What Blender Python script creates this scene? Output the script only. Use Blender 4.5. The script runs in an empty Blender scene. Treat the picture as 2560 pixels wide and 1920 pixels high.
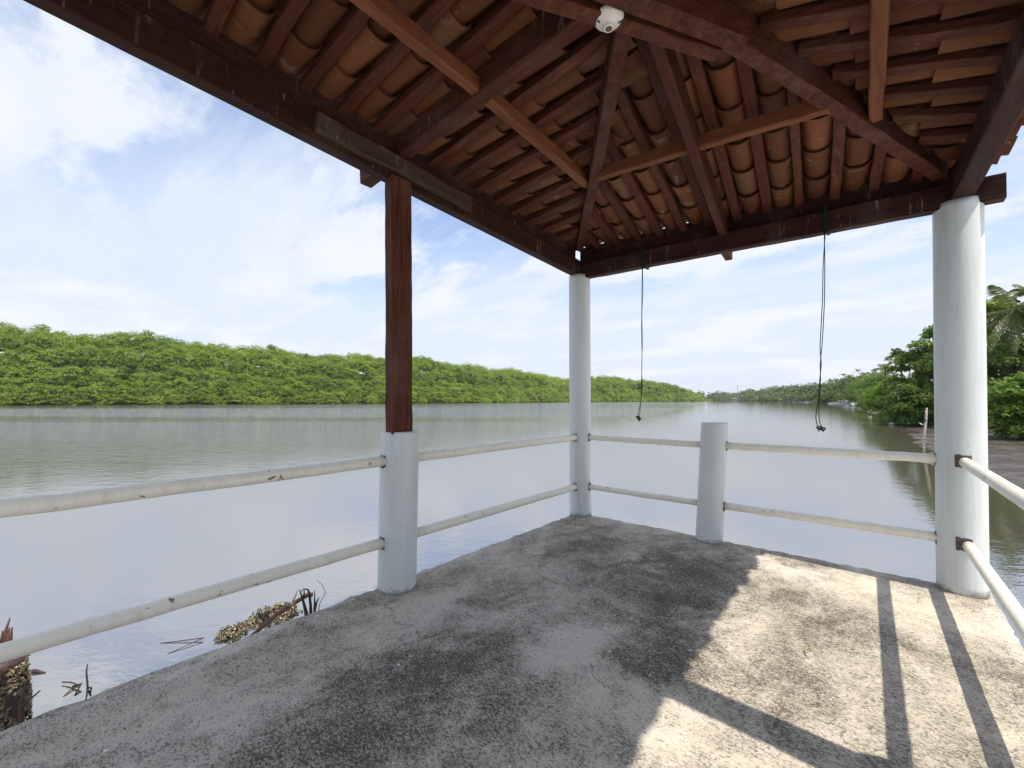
import bpy, math, random
import numpy as np
from mathutils import Vector, Matrix
rng = np.random.default_rng(7)
random.seed(7)
S = bpy.context.scene
COL = S.collection

# ------------------------------------------------------------------ camera
F_PX, PITCH, ROLL, YAW = 1078.3, 0.03689, -0.00085, -0.7013
CAM = np.array((2.3921, -3.9410, 1.2))
cd = bpy.data.cameras.new("camera")
cd.sensor_width = 36.0
cd.lens = F_PX / 2560 * 36
cd.clip_start = 0.05
cd.clip_end = 9000
cam = bpy.data.objects.new("camera", cd)
COL.objects.link(cam)
fw = Vector((math.sin(YAW) * math.cos(PITCH), math.cos(YAW) * math.cos(PITCH), math.sin(PITCH)))
rt = Vector((math.cos(YAW), -math.sin(YAW), 0))
up = rt.cross(fw)
rt2 = rt * math.cos(ROLL) + up * math.sin(ROLL)
up2 = -rt * math.sin(ROLL) + up * math.cos(ROLL)
m = Matrix((rt2, up2, -fw)).transposed().to_4x4()
m.translation = Vector(CAM)
cam.matrix_world = m
S.camera = cam

# ------------------------------------------------------------------ view, sun, sky
S.view_settings.view_transform = 'Standard'
S.view_settings.look = 'None'
S.view_settings.gamma = 1.0
S.view_settings.exposure = 0.68
SUN_EL, SUN_AZ = math.radians(63.4), math.radians(-2.0)      # azimuth measured from +X towards +Y
sd = bpy.data.lights.new("sun", 'SUN')
sd.energy = 3.7
sd.angle = math.radians(0.6)
sd.color = (1.0, 0.91, 0.78)
sun = bpy.data.objects.new("sun", sd)
COL.objects.link(sun)
sdir = Vector((math.cos(SUN_EL) * math.cos(SUN_AZ), math.cos(SUN_EL) * math.sin(SUN_AZ), math.sin(SUN_EL)))
sun.rotation_euler = sdir.to_track_quat('Z', 'Y').to_euler()
sun.location = (30, 0, 60)

wd = bpy.data.worlds.new("World")
S.world = wd
wd.use_nodes = True
wn, wl = wd.node_tree.nodes, wd.node_tree.links
wn.clear()


def wnode(t, **kw):
    n = wn.new(t)
    for k, v in kw.items():
        setattr(n, k, v)
    return n


wo = wnode('ShaderNodeOutputWorld')
bg = wnode('ShaderNodeBackground')
sky = wnode('ShaderNodeTexSky')
sky.sky_type = 'NISHITA'
sky.sun_disc = False
sky.sun_elevation = SUN_EL
sky.sun_rotation = math.pi / 2 - SUN_AZ
sky.air_density = 1.0
sky.dust_density = 1.2
sky.ozone_density = 1.5
bg.inputs['Strength'].default_value = 0.12
tc = wnode('ShaderNodeTexCoord')
sep = wnode('ShaderNodeSeparateXYZ')
wl.new(tc.outputs['Generated'], sep.inputs[0])


def wmath(op, a, b=None, clamp=False):
    n = wnode('ShaderNodeMath', operation=op, use_clamp=clamp)
    for i, v in enumerate((a, b)):
        if v is None:
            continue
        if isinstance(v, (int, float)):
            n.inputs[i].default_value = v
        else:
            wl.new(v, n.inputs[i])
    return n.outputs[0]


# a cloud layer on a plane high overhead: direction / (z + c)
zz = wmath('ADD', wmath('MAXIMUM', sep.outputs['Z'], 0.0), 0.16)
cu = wmath('DIVIDE', sep.outputs['X'], zz)
cv = wmath('DIVIDE', sep.outputs['Y'], zz)
comb = wnode('ShaderNodeCombineXYZ')
wl.new(cu, comb.inputs[0])
wl.new(cv, comb.inputs[1])


def wnoise(scale, rot, stretch, detail, rough, dist, loc):
    mp = wnode('ShaderNodeMapping')
    mp.inputs['Rotation'].default_value = (0, 0, rot)
    mp.inputs['Scale'].default_value = (stretch, 1, 1)
    mp.inputs['Location'].default_value = loc
    wl.new(comb.outputs[0], mp.inputs[0])
    n = wnode('ShaderNodeTexNoise')
    n.inputs['Scale'].default_value = scale
    n.inputs['Detail'].default_value = detail
    n.inputs['Roughness'].default_value = rough
    n.inputs['Distortion'].default_value = dist
    wl.new(mp.outputs[0], n.inputs['Vector'])
    return n.outputs['Fac']


def wramp(fac, stops):
    r = wnode('ShaderNodeValToRGB')
    el = r.color_ramp.elements
    while len(el) < len(stops):
        el.new(0.5)
    for e, (p, c) in zip(el, stops):
        e.position = p
        e.color = (c, c, c, 1)
    wl.new(fac, r.inputs[0])
    return r.outputs[0]


soft = wramp(wnoise(0.55, 0.9, 0.45, 6, 0.55, 0.6, (3.1, 1.7, 0)), [(0.38, 0.03), (0.6, 0.88)])
puff = wramp(wnoise(1.5, 0.6, 0.6, 9, 0.62, 0.3, (0.4, 5.2, 0)), [(0.48, 0.0), (0.62, 0.95)])
wisp = wramp(wnoise(3.2, 0.85, 0.25, 8, 0.66, 0.5, (7.4, 2.2, 0)), [(0.44, 0.0), (0.72, 0.5)])
low = wramp(sep.outputs['Z'], [(0.0, 0.88), (0.2, 0.38), (0.42, 0.0)])
cl = wmath('ADD', wmath('ADD', soft, puff), wmath('ADD', wisp, low), clamp=True)
cl = wmath('MULTIPLY', cl, 0.95)
ccol = wnode('ShaderNodeMix', data_type='RGBA')
ccol.inputs['A'].default_value = (4.2, 4.62, 5.35, 1)
ccol.inputs['B'].default_value = (4.95, 5.1, 5.5, 1)
wl.new(puff, ccol.inputs['Factor'])
skyb = wnode('ShaderNodeMix', data_type='RGBA', blend_type='MULTIPLY')
skyb.inputs['Factor'].default_value = 1.0
skyb.inputs['B'].default_value = (1.25, 1.2, 1.25, 1)
wl.new(sky.outputs[0], skyb.inputs['A'])
mixc = wnode('ShaderNodeMix', data_type='RGBA')
wl.new(cl, mixc.inputs['Factor'])
wl.new(skyb.outputs['Result'], mixc.inputs['A'])
wl.new(ccol.outputs['Result'], mixc.inputs['B'])
wl.new(mixc.outputs['Result'], bg.inputs['Color'])
wl.new(bg.outputs[0], wo.inputs[0])


# ------------------------------------------------------------------ tagging and linking
def tag(o, label=None, cat=None, group=None, kind=None):
    if label: o['label'] = label
    if cat: o['category'] = cat
    if group: o['group'] = group
    if kind: o['kind'] = kind
    return o


def empty(name, loc=(0, 0, 0), rz=0.0):
    o = bpy.data.objects.new(name, None)
    o.empty_display_size = 0.2
    o.location = loc
    o.rotation_euler = (0, 0, rz)
    COL.objects.link(o)
    return o


class MB:
    """collects vertices and faces, builds one mesh object"""
    def __init__(s):
        s.v, s.f, s.n = [], [], 0

    def add(s, v, f):
        v = np.asarray(v, float)
        s.v.append(v)
        s.f += [tuple(i + s.n for i in q) for q in f]
        s.n += len(v)
        return s

    def build(s, name, mat, parent=None, smooth=False, loc=None):
        me = bpy.data.meshes.new(name)
        V = np.concatenate(s.v)
        if loc is not None:
            V = V - np.array(loc)
        me.from_pydata(V.tolist(), [], s.f)
        if smooth:
            me.polygons.foreach_set('use_smooth', [True] * len(me.polygons))
        me.materials.append(mat)
        me.update()
        o = bpy.data.objects.new(name, me)
        COL.objects.link(o)
        if loc is not None: o.location = loc
        if parent is not None: o.parent = parent
        return o


def unit(v):
    v = np.asarray(v, float)
    return v / np.linalg.norm(v)


def beam_geo(mb, P, Q, w, h, ch=0.006, seg=14, jit=0.0018, sideways=None, seed=0):
    """sawn timber whose bottom face is centred on the line P-Q"""
    r = np.random.default_rng(seed + int(abs(P[0] * 991 + P[1] * 77 + Q[0] * 13) * 10))
    P, Q = np.asarray(P, float), np.asarray(Q, float)
    u = unit(Q - P)
    a = unit(np.cross(u, (0, 0, 1))) if sideways is None else unit(sideways)
    n = np.cross(a, u)
    if n[2] < 0: n, a = -n, -a
    W, c = w / 2, ch
    sec = [(-W + c, 0), (W - c, 0), (W, c), (W, h - c), (W - c, h), (-W + c, h), (-W, h - c), (-W, c)]
    k = len(sec)
    vs, fs = [], []
    wob = np.cumsum(r.normal(0, jit * 0.6, (seg + 1, 2)), 0)
    wob -= np.linspace(0, 1, seg + 1)[:, None] * wob[-1]
    for i in range(seg + 1):
        c0 = P + (Q - P) * i / seg
        for (x, y) in sec:
            dx, dy = wob[i] + r.normal(0, jit * 0.5, 2)
            vs.append(c0 + a * (x + dx) + n * (y + dy))
    for i in range(seg):
        for j in range(k):
            j2 = (j + 1) % k
            fs.append((i * k + j, i * k + j2, (i + 1) * k + j2, (i + 1) * k + j))
    fs.append(tuple(range(k))[::-1])
    fs.append(tuple(range(seg * k, seg * k + k)))
    mb.add(vs, fs)


def beam(name, P, Q, w, h, mat, parent, **kw):
    mb = MB()
    beam_geo(mb, P, Q, w, h, **kw)
    return mb.build(name, mat, parent)


def tube_geo(mb, pts, rad, k=10, cap=True):
    pts = [np.asarray(p, float) for p in pts]
    rad = [rad] * len(pts) if np.isscalar(rad) else rad
    ref = np.array((0.31, 0.2, 0.93))
    vs, fs = [], []
    for i, p in enumerate(pts):
        t = unit(pts[min(i + 1, len(pts) - 1)] - pts[max(i - 1, 0)])
        if abs(t @ ref) > 0.95: ref = np.array((0.9, 0.3, 0.1))
        a = unit(np.cross(t, ref))
        b = np.cross(t, a)
        for j in range(k):
            an = 2 * math.pi * j / k
            vs.append(p + rad[i] * (math.cos(an) * a + math.sin(an) * b))
    for i in range(len(pts) - 1):
        for j in range(k):
            j2 = (j + 1) % k
            fs.append((i * k + j, i * k + j2, (i + 1) * k + j2, (i + 1) * k + j))
    if cap:
        fs.append(tuple(range(k))[::-1])
        fs.append(tuple(range((len(pts) - 1) * k, len(pts) * k)))
    mb.add(vs, fs)


def lathe_geo(mb, prof, base, top, k=40):
    """profile of (radius, t) along base-top"""
    base, top = np.asarray(base, float), np.asarray(top, float)
    vs, fs = [], []
    for (r, t) in prof:
        c = base + (top - base) * t
        for j in range(k):
            an = 2 * math.pi * j / k
            vs.append(c + np.array((r * math.cos(an), r * math.sin(an), 0)))
    n = len(prof)
    for i in range(n - 1):
        for j in range(k):
            j2 = (j + 1) % k
            fs.append((i * k + j, i * k + j2, (i + 1) * k + j2, (i + 1) * k + j))
    fs.append(tuple(range(k))[::-1])
    fs.append(tuple(range((n - 1) * k, n * k)))
    mb.add(vs, fs)


# ------------------------------------------------------------------ materials
class NT:
    def __init__(s, name, disp=False):
        s.m = bpy.data.materials.new(name)
        s.m.use_nodes = True
        s.t = s.m.node_tree
        s.t.nodes.clear()
        s.out = s.n('ShaderNodeOutputMaterial')
        s.p = s.n('ShaderNodeBsdfPrincipled')
        s.l(s.p.outputs[0], s.out.inputs['Surface'])
        s.co = s.n('ShaderNodeTexCoord').outputs['Object']

    def n(s, t, **kw):
        nd = s.t.nodes.new(t)
        for k, v in kw.items():
            setattr(nd, k, v)
        return nd

    def l(s, a, b):
        s.t.links.new(a, b)

    def inp(s, sock, v):
        if isinstance(v, bpy.types.NodeSocket):
            s.l(v, sock)
        elif isinstance(v, (tuple, list)) and len(v) == 3 and sock.type == 'RGBA':
            sock.default_value = (*v, 1)
        else:
            sock.default_value = v

    def set(s, **kw):
        names = dict(color='Base Color', rough='Roughness', metal='Metallic', spec='Specular IOR Level', ior='IOR', normal='Normal', coat='Coat Weight')
        for k, v in kw.items():
            s.inp(s.p.inputs[names[k]], v)

    def map(s, scale=(1, 1, 1), rot=(0, 0, 0), src=None, loc=(0, 0, 0), kind='POINT'):
        mp = s.n('ShaderNodeMapping', vector_type=kind)
        mp.inputs['Scale'].default_value = scale
        mp.inputs['Rotation'].default_value = rot
        mp.inputs['Location'].default_value = loc
        s.l(src or s.co, mp.inputs[0])
        return mp.outputs[0]

    def noise(s, scale, detail=4, rough=0.55, vec=None, dist=0.0):
        nd = s.n('ShaderNodeTexNoise')
        nd.inputs['Scale'].default_value = scale
        nd.inputs['Detail'].default_value = detail
        nd.inputs['Roughness'].default_value = rough
        nd.inputs['Distortion'].default_value = dist
        s.l(vec or s.co, nd.inputs['Vector'])
        return nd.outputs['Fac']

    def voro(s, scale, vec=None, feature='F1'):
        nd = s.n('ShaderNodeTexVoronoi', feature=feature)
        nd.inputs['Scale'].default_value = scale
        s.l(vec or s.co, nd.inputs['Vector'])
        return nd.outputs['Distance']

    def math(s, op, a, b=None, clamp=False):
        nd = s.n('ShaderNodeMath', operation=op, use_clamp=clamp)
        s.inp(nd.inputs[0], a)
        if b is not None: s.inp(nd.inputs[1], b)
        return nd.outputs[0]

    def ramp(s, fac, stops, interp='LINEAR'):
        r = s.n('ShaderNodeValToRGB')
        r.color_ramp.interpolation = interp
        el = r.color_ramp.elements
        while len(el) < len(stops):
            el.new(0.5)
        for e, (p, c) in zip(el, stops):
            e.position = p
            e.color = (*c, 1) if isinstance(c, (tuple, list)) else (c, c, c, 1)
        s.l(fac, r.inputs[0])
        return r.outputs[0]

    def mix(s, fac, a, b, blend='MIX'):
        nd = s.n('ShaderNodeMix', data_type='RGBA', blend_type=blend)
        s.inp(nd.inputs['Factor'], fac)
        s.inp(nd.inputs['A'], a)
        s.inp(nd.inputs['B'], b)
        return nd.outputs['Result']

    def bump(s, h, strength=0.3, dist=0.01, normal=None):
        nd = s.n('ShaderNodeBump')
        nd.inputs['Strength'].default_value = strength
        nd.inputs['Distance'].default_value = dist
        s.l(h, nd.inputs['Height'])
        if normal is not None: s.l(normal, nd.inputs['Normal'])
        return nd.outputs[0]

    def island(s):
        return s.n('ShaderNodeNewGeometry').outputs['Random Per Island']

    def objrand(s):
        return s.n('ShaderNodeObjectInfo').outputs['Random']

    def pos(s):
        return s.n('ShaderNodeNewGeometry').outputs['Position']


def mat_wood(name, c0, c1, c2, axis, grey=0.25, streak=False):
    """stained hardwood; axis = grain direction (x, y, z or 'xy')"""
    t = NT(name)
    sc = {'x': (1.2, 22, 22), 'y': (22, 1.2, 22), 'z': (22, 22, 1.2), 'd': (9, 9, 26)}[axis]
    v = t.map(sc)
    g = t.noise(2.0, 6, 0.6, v, 1.2)
    fine = t.noise(9.0, 4, 0.7, v)
    big = t.noise(2.3, 4, 0.6)
    col = t.ramp(g, [(0.25, c0), (0.5, c1), (0.78, c2)])
    col = t.mix(t.math('MULTIPLY', t.objrand(), 0.55), col, tuple(x * 0.62 for x in c1))
    col = t.mix(t.ramp(big, [(0.52, 0.0), (0.75, grey)]), col, (0.16, 0.12, 0.10))
    if streak:   # bird droppings and drips that ran down the side faces
        sv = t.map((38, 38, 4.5))
        st = t.ramp(t.noise(1.0, 3, 0.6, sv), [(0.61, 0.0), (0.69, 0.8)])
        rg = t.ramp(t.noise(2.2, 3, 0.5), [(0.44, 0.0), (0.56, 1.0)])
        nz = t.n('ShaderNodeSeparateXYZ')
        t.l(t.n('ShaderNodeNewGeometry').outputs['Normal'], nz.inputs[0])
        sidef = t.math('LESS_THAN', t.math('ABSOLUTE', nz.outputs['Z']), 0.5)
        col = t.mix(t.math('MULTIPLY', t.math('MULTIPLY', st, rg), sidef), col, (0.20, 0.165, 0.14))
    t.set(color=col, rough=t.ramp(fine, [(0.3, 0.55), (0.7, 0.8)]), spec=0.14,
          normal=t.bump(t.math('ADD', t.math('MULTIPLY', g, 0.8), fine), 0.35, 0.006))
    return t.m


D0, D1, D2 = (0.03, 0.0085, 0.005), (0.078, 0.0245, 0.014), (0.145, 0.056, 0.032)
R0, R1, R2 = (0.04, 0.012, 0.008), (0.09, 0.029, 0.017), (0.155, 0.06, 0.034)
WOOD = {a: mat_wood('stained_timber_' + a, D0, D1, D2, a, 0.3, a in 'xy') for a in 'xyzd'}
LIGHTWOOD = {a: mat_wood('reddish_timber_' + a, R0, R1, R2, a, 0.15) for a in 'xyd'}
PURLINWOOD = {a: mat_wood('orange_timber_' + a, (0.10, 0.03, 0.014), (0.17, 0.06, 0.028), (0.26, 0.11, 0.05), a, 0.1) for a in 'xy'}
PLATEWOOD = {a: mat_wood('dark_plate_timber_' + a, (0.014, 0.0055, 0.004), (0.034, 0.0125, 0.009), (0.068, 0.028, 0.02), a, 0.3, True) for a in 'xy'}
GREYWOOD = mat_wood('weathered_board', (0.034, 0.019, 0.014), (0.056, 0.034, 0.026), (0.09, 0.06, 0.047), 'y', 0.5, True)


def mat_tile():
    t = NT('terracotta_tile')
    r = t.island()
    base = t.ramp(r, [(0.0, (0.07, 0.026, 0.014)), (0.25, (0.135, 0.050, 0.023)), (0.5, (0.20, 0.080, 0.036)), (0.75, (0.095, 0.034, 0.017)), (1.0, (0.17, 0.092, 0.05))])
    n1 = t.noise(9, 5, 0.6)
    n2 = t.noise(60, 3, 0.6)
    col = t.mix(t.ramp(n1, [(0.35, 0.0), (0.72, 0.55)]), base, (0.11, 0.04, 0.02))
    col = t.mix(t.ramp(t.noise(5, 4, 0.7, None, 0.8), [(0.60, 0.0), (0.70, 0.55)]), col, (0.34, 0.23, 0.17))
    t.set(color=col, rough=0.75, spec=0.16, normal=t.bump(t.math('ADD', n1, t.math('MULTIPLY', n2, 0.3)), 0.3, 0.004))
    return t.m


TILE = mat_tile()


def mat_paint(name, c, chip, rough=0.45, edge=0.68, dirt=0.25, stripe=None):
    t = NT(name)
    n1 = t.noise(4.5, 5, 0.6)
    n2 = t.noise(38, 5, 0.65)
    col = t.mix(t.ramp(n1, [(0.35, 0.0), (0.75, dirt)]), c, tuple(x * 0.72 for x in c))
    mk = t.math('MULTIPLY', t.ramp(t.noise(17, 5, 0.62, None, 0.4), [(edge, 0.0), (edge + 0.012, 1.0)]), t.ramp(t.noise(2.1, 2), [(0.42, 0.0), (0.5, 1.0)]))
    col = t.mix(mk, col, chip)
    scr = t.ramp(t.noise(7, 5, 0.7, t.map((9, 9, 1.0))), [(0.62, 0.0), (0.72, 0.5)])
    col = t.mix(scr, col, tuple(x * 0.45 for x in c))
    drip = t.ramp(t.noise(1.0, 4, 0.6, t.map((26, 26, 1.6))), [(0.48, 0.0), (0.72, 0.32)])
    col = t.mix(drip, col, tuple(x * q for x, q in zip(c, (0.62, 0.6, 0.52))))
    t.set(color=col, rough=t.math('ADD', t.math('MULTIPLY', n1, 0.2), rough - 0.08), spec=0.4, normal=t.bump(t.math('SUBTRACT', t.math('ADD', t.math('MULTIPLY', n2, 0.6), t.noise(9, 4, 0.6)), t.math('MULTIPLY', mk, 0.8)), 0.3, 0.005))
    return t


RAILPAINT = mat_paint('cream_rail_paint', (0.78, 0.75, 0.645), (0.20, 0.12, 0.06), 0.38, 0.668, 0.22).m
cp = mat_paint('pale_grey_column_paint', (0.585, 0.625, 0.615), (0.38, 0.39, 0.36), 0.5, 0.695, 0.16)
COLPAINT = cp.m


def dirt_foot(t):
    """grime and flaking near the floor, as on the real posts"""
    z = t.n('ShaderNodeSeparateXYZ')
    t.l(t.pos(), z.inputs[0])
    nz = t.noise(22, 5, 0.7)
    lim = t.math('ADD', t.math('MULTIPLY', nz, 0.16), -0.055)
    k = t.math('GREATER_THAN', lim, z.outputs['Z'])
    cur = t.p.inputs['Base Color'].links[0].from_socket
    t.l(t.mix(t.math('MULTIPLY', k, 0.65), cur, (0.30, 0.30, 0.27)), t.p.inputs['Base Color'])


dirt_foot(cp)


def mat_plain(name, c, rough=0.6, spec=0.4, var=0.25, sc=12, metal=0.0):
    t = NT(name)
    n = t.noise(sc, 5, 0.6)
    t.set(color=t.mix(t.ramp(n, [(0.3, 0.0), (0.75, 1.0)]), c, tuple(x * (1 - var) for x in c)), rough=rough, spec=spec, metal=metal, normal=t.bump(n, 0.15, 0.004))
    return t.m


def mat_concrete():
    t = NT('weathered_concrete')
    wv = t.noise(2.5, 4, 0.6)
    trowel = t.noise(6.0, 4, 0.65, t.map((1.0, 7.0, 1), (0, 0, 0.35)), 0.6)
    big = t.noise(1.0, 4, 0.6, None, 0.6)
    mid = t.noise(3.6, 6, 0.68, t.map((1, 0.7, 1), (0, 0, 0.4)), 0.8)
    fine = t.noise(13, 5, 0.7, None, 0.4)
    grit = t.noise(75, 3, 0.68, t.map((1, 1.7, 1), (0, 0, 0.5)), 1.1)
    grit2 = t.noise(210, 3, 0.7)
    # mould (dark) and worn-clean (light) patches; the left-edge light ones paint in open-sky light
    sp = t.n('ShaderNodeSeparateXYZ')
    t.l(t.pos(), sp.inputs[0])
    wob = t.math('MULTIPLY', t.math('SUBTRACT', wv, 0.5), 0.9)

    def blobs(lst):
        acc = None
        for (x, y, rx, ry, k) in lst:
            dx = t.math('MULTIPLY', t.math('ADD', t.math('SUBTRACT', sp.outputs['X'], x), wob), 1 / rx)
            dy = t.math('MULTIPLY', t.math('SUBTRACT', t.math('SUBTRACT', sp.outputs['Y'], y), wob), 1 / ry)
            d = t.math('ADD', t.math('MULTIPLY', dx, dx), t.math('MULTIPLY', dy, dy))
            g = t.math('MULTIPLY', t.math('SUBTRACT', 1.0, d, clamp=True), k)
            acc = g if acc is None else t.math('MAXIMUM', acc, g)
        return acc
    dark = blobs([(0.85, -2.95, 0.34, 0.62, .9), (0.92, -2.5, 0.30, 0.25, .75), (1.05, -1.2, 0.45, 0.6, .6), (1.3, -0.8, 0.42, 0.5, .9), (0.55, -0.85, 0.25, 0.5, .5),
                  (1.47, -1.5, 0.26, 0.5, .9), (1.4, -2.78, 0.4, 0.3, .6), (1.6, -1.95, 0.25, 0.3, .9), (1.95, -0.8, 0.3, 0.3, .6), (2.15, -0.95, 0.35, 0.3, .45), (2.05, -1.75, 0.35, 0.6, .3)])
    light = blobs([(1.2, -2.12, 0.22, 0.34, 1.0), (0.3, -2.35, 0.22, 0.8, .8), (0.2, -3.4, 0.35, 0.8, .55), (0.22, -1.4, 0.2, 0.7, .35), (1.6, -2.3, 0.3, 0.25, .7), (2.55, -0.5, 0.5, 0.5, .8), (1.95, -0.25, 0.45, 0.2, .8), (1.6, -2.75, 0.25, 0.4, .5)])
    v = t.math('ADD', t.math('MULTIPLY', big, 0.42), t.math('ADD', t.math('MULTIPLY', mid, 0.80), t.math('MULTIPLY', fine, 0.42)))
    v = t.math('SUBTRACT', t.math('ADD', v, t.math('MULTIPLY', dark, 0.27)), t.math('MULTIPLY', light, 0.27))
    # v about 0.8 on average: share of dark grit on show
    share = t.math('ADD', t.math('MULTIPLY', t.math('SUBTRACT', v, 0.80), 0.36), t.math('ADD', 0.430, t.math('MULTIPLY', trowel, 0.08)))
    k = t.math('MULTIPLY', t.math('SUBTRACT', t.math('ADD', share, 0.05), grit), 8.0, clamp=True)
    film = t.ramp(v, [(0.62, 0.0), (1.12, 1.0)])
    lightc = t.mix(film, (0.55, 0.505, 0.42), (0.33, 0.30, 0.248))
    lightc = t.mix(t.ramp(grit2, [(0.45, 0.0), (0.7, 0.4)]), lightc, (0.66, 0.60, 0.49))
    darkc = t.mix(film, (0.23, 0.205, 0.165), (0.085, 0.076, 0.062))
    col = t.mix(k, lightc, darkc)
    pit = t.ramp(t.voro(19, t.map((1, 1.6, 1), (0, 0, 0.5))), [(0.09, 1.0), (0.13, 0.0)])
    col = t.mix(t.math('MULTIPLY', pit, t.ramp(t.noise(3.1, 3), [(0.5, 0.0), (0.56, 0.9)])), col, (0.05, 0.045, 0.038))
    wh = t.math('MULTIPLY', t.ramp(t.voro(7.3), [(0.05, 1.0), (0.07, 0.0)]), t.ramp(t.noise(30, 3), [(0.5, 0.0), (0.56, 1.0)]))
    col = t.mix(wh, col, (0.75, 0.74, 0.72))
    crk = t.n('ShaderNodeTexVoronoi', feature='DISTANCE_TO_EDGE')
    crk.inputs['Scale'].default_value = 1.1
    vadd = t.n('ShaderNodeVectorMath', operation='ADD')
    t.l(t.co, vadd.inputs[0])
    nz2 = t.n('ShaderNodeTexNoise')
    nz2.inputs['Scale'].default_value = 5.0
    nz2.inputs['Detail'].default_value = 5
    t.l(t.co, nz2.inputs['Vector'])
    vs_ = t.n('ShaderNodeVectorMath', operation='SCALE')
    vs_.inputs['Scale'].default_value = 0.35
    t.l(nz2.outputs['Color'], vs_.inputs[0])
    t.l(vs_.outputs[0], vadd.inputs[1])
    t.l(vadd.outputs[0], crk.inputs['Vector'])
    ck = t.math('MULTIPLY', t.ramp(crk.outputs['Distance'], [(0.0, 1.0), (0.006, 0.0)]), t.ramp(t.noise(1.7, 3), [(0.52, 0.0), (0.6, 0.8)]))
    col = t.mix(ck, col, (0.06, 0.055, 0.045))
    rust = t.ramp(t.noise(6.5, 4, 0.6, t.map((1, 1, 1), (0, 0, 0), None, (4, 2, 0))), [(0.66, 0.0), (0.74, 0.35)])
    col = t.mix(rust, col, (0.22, 0.10, 0.06))
    h = t.math('SUBTRACT', t.math('ADD', t.math('MULTIPLY', grit, 0.7), t.math('MULTIPLY', fine, 0.5)), t.math('MULTIPLY', pit, 0.5))
    t.set(color=col, rough=0.88, spec=0.22, normal=t.bump(h, 0.6, 0.007))
    return t.m


CONC = mat_concrete()
HOLESHADE = mat_plain('socket_shade_grime', (0.16, 0.13, 0.11), 0.8, 0.2, 0.7, 60)  # dark tone paints the shade inside the rail holes, along with grime


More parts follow.
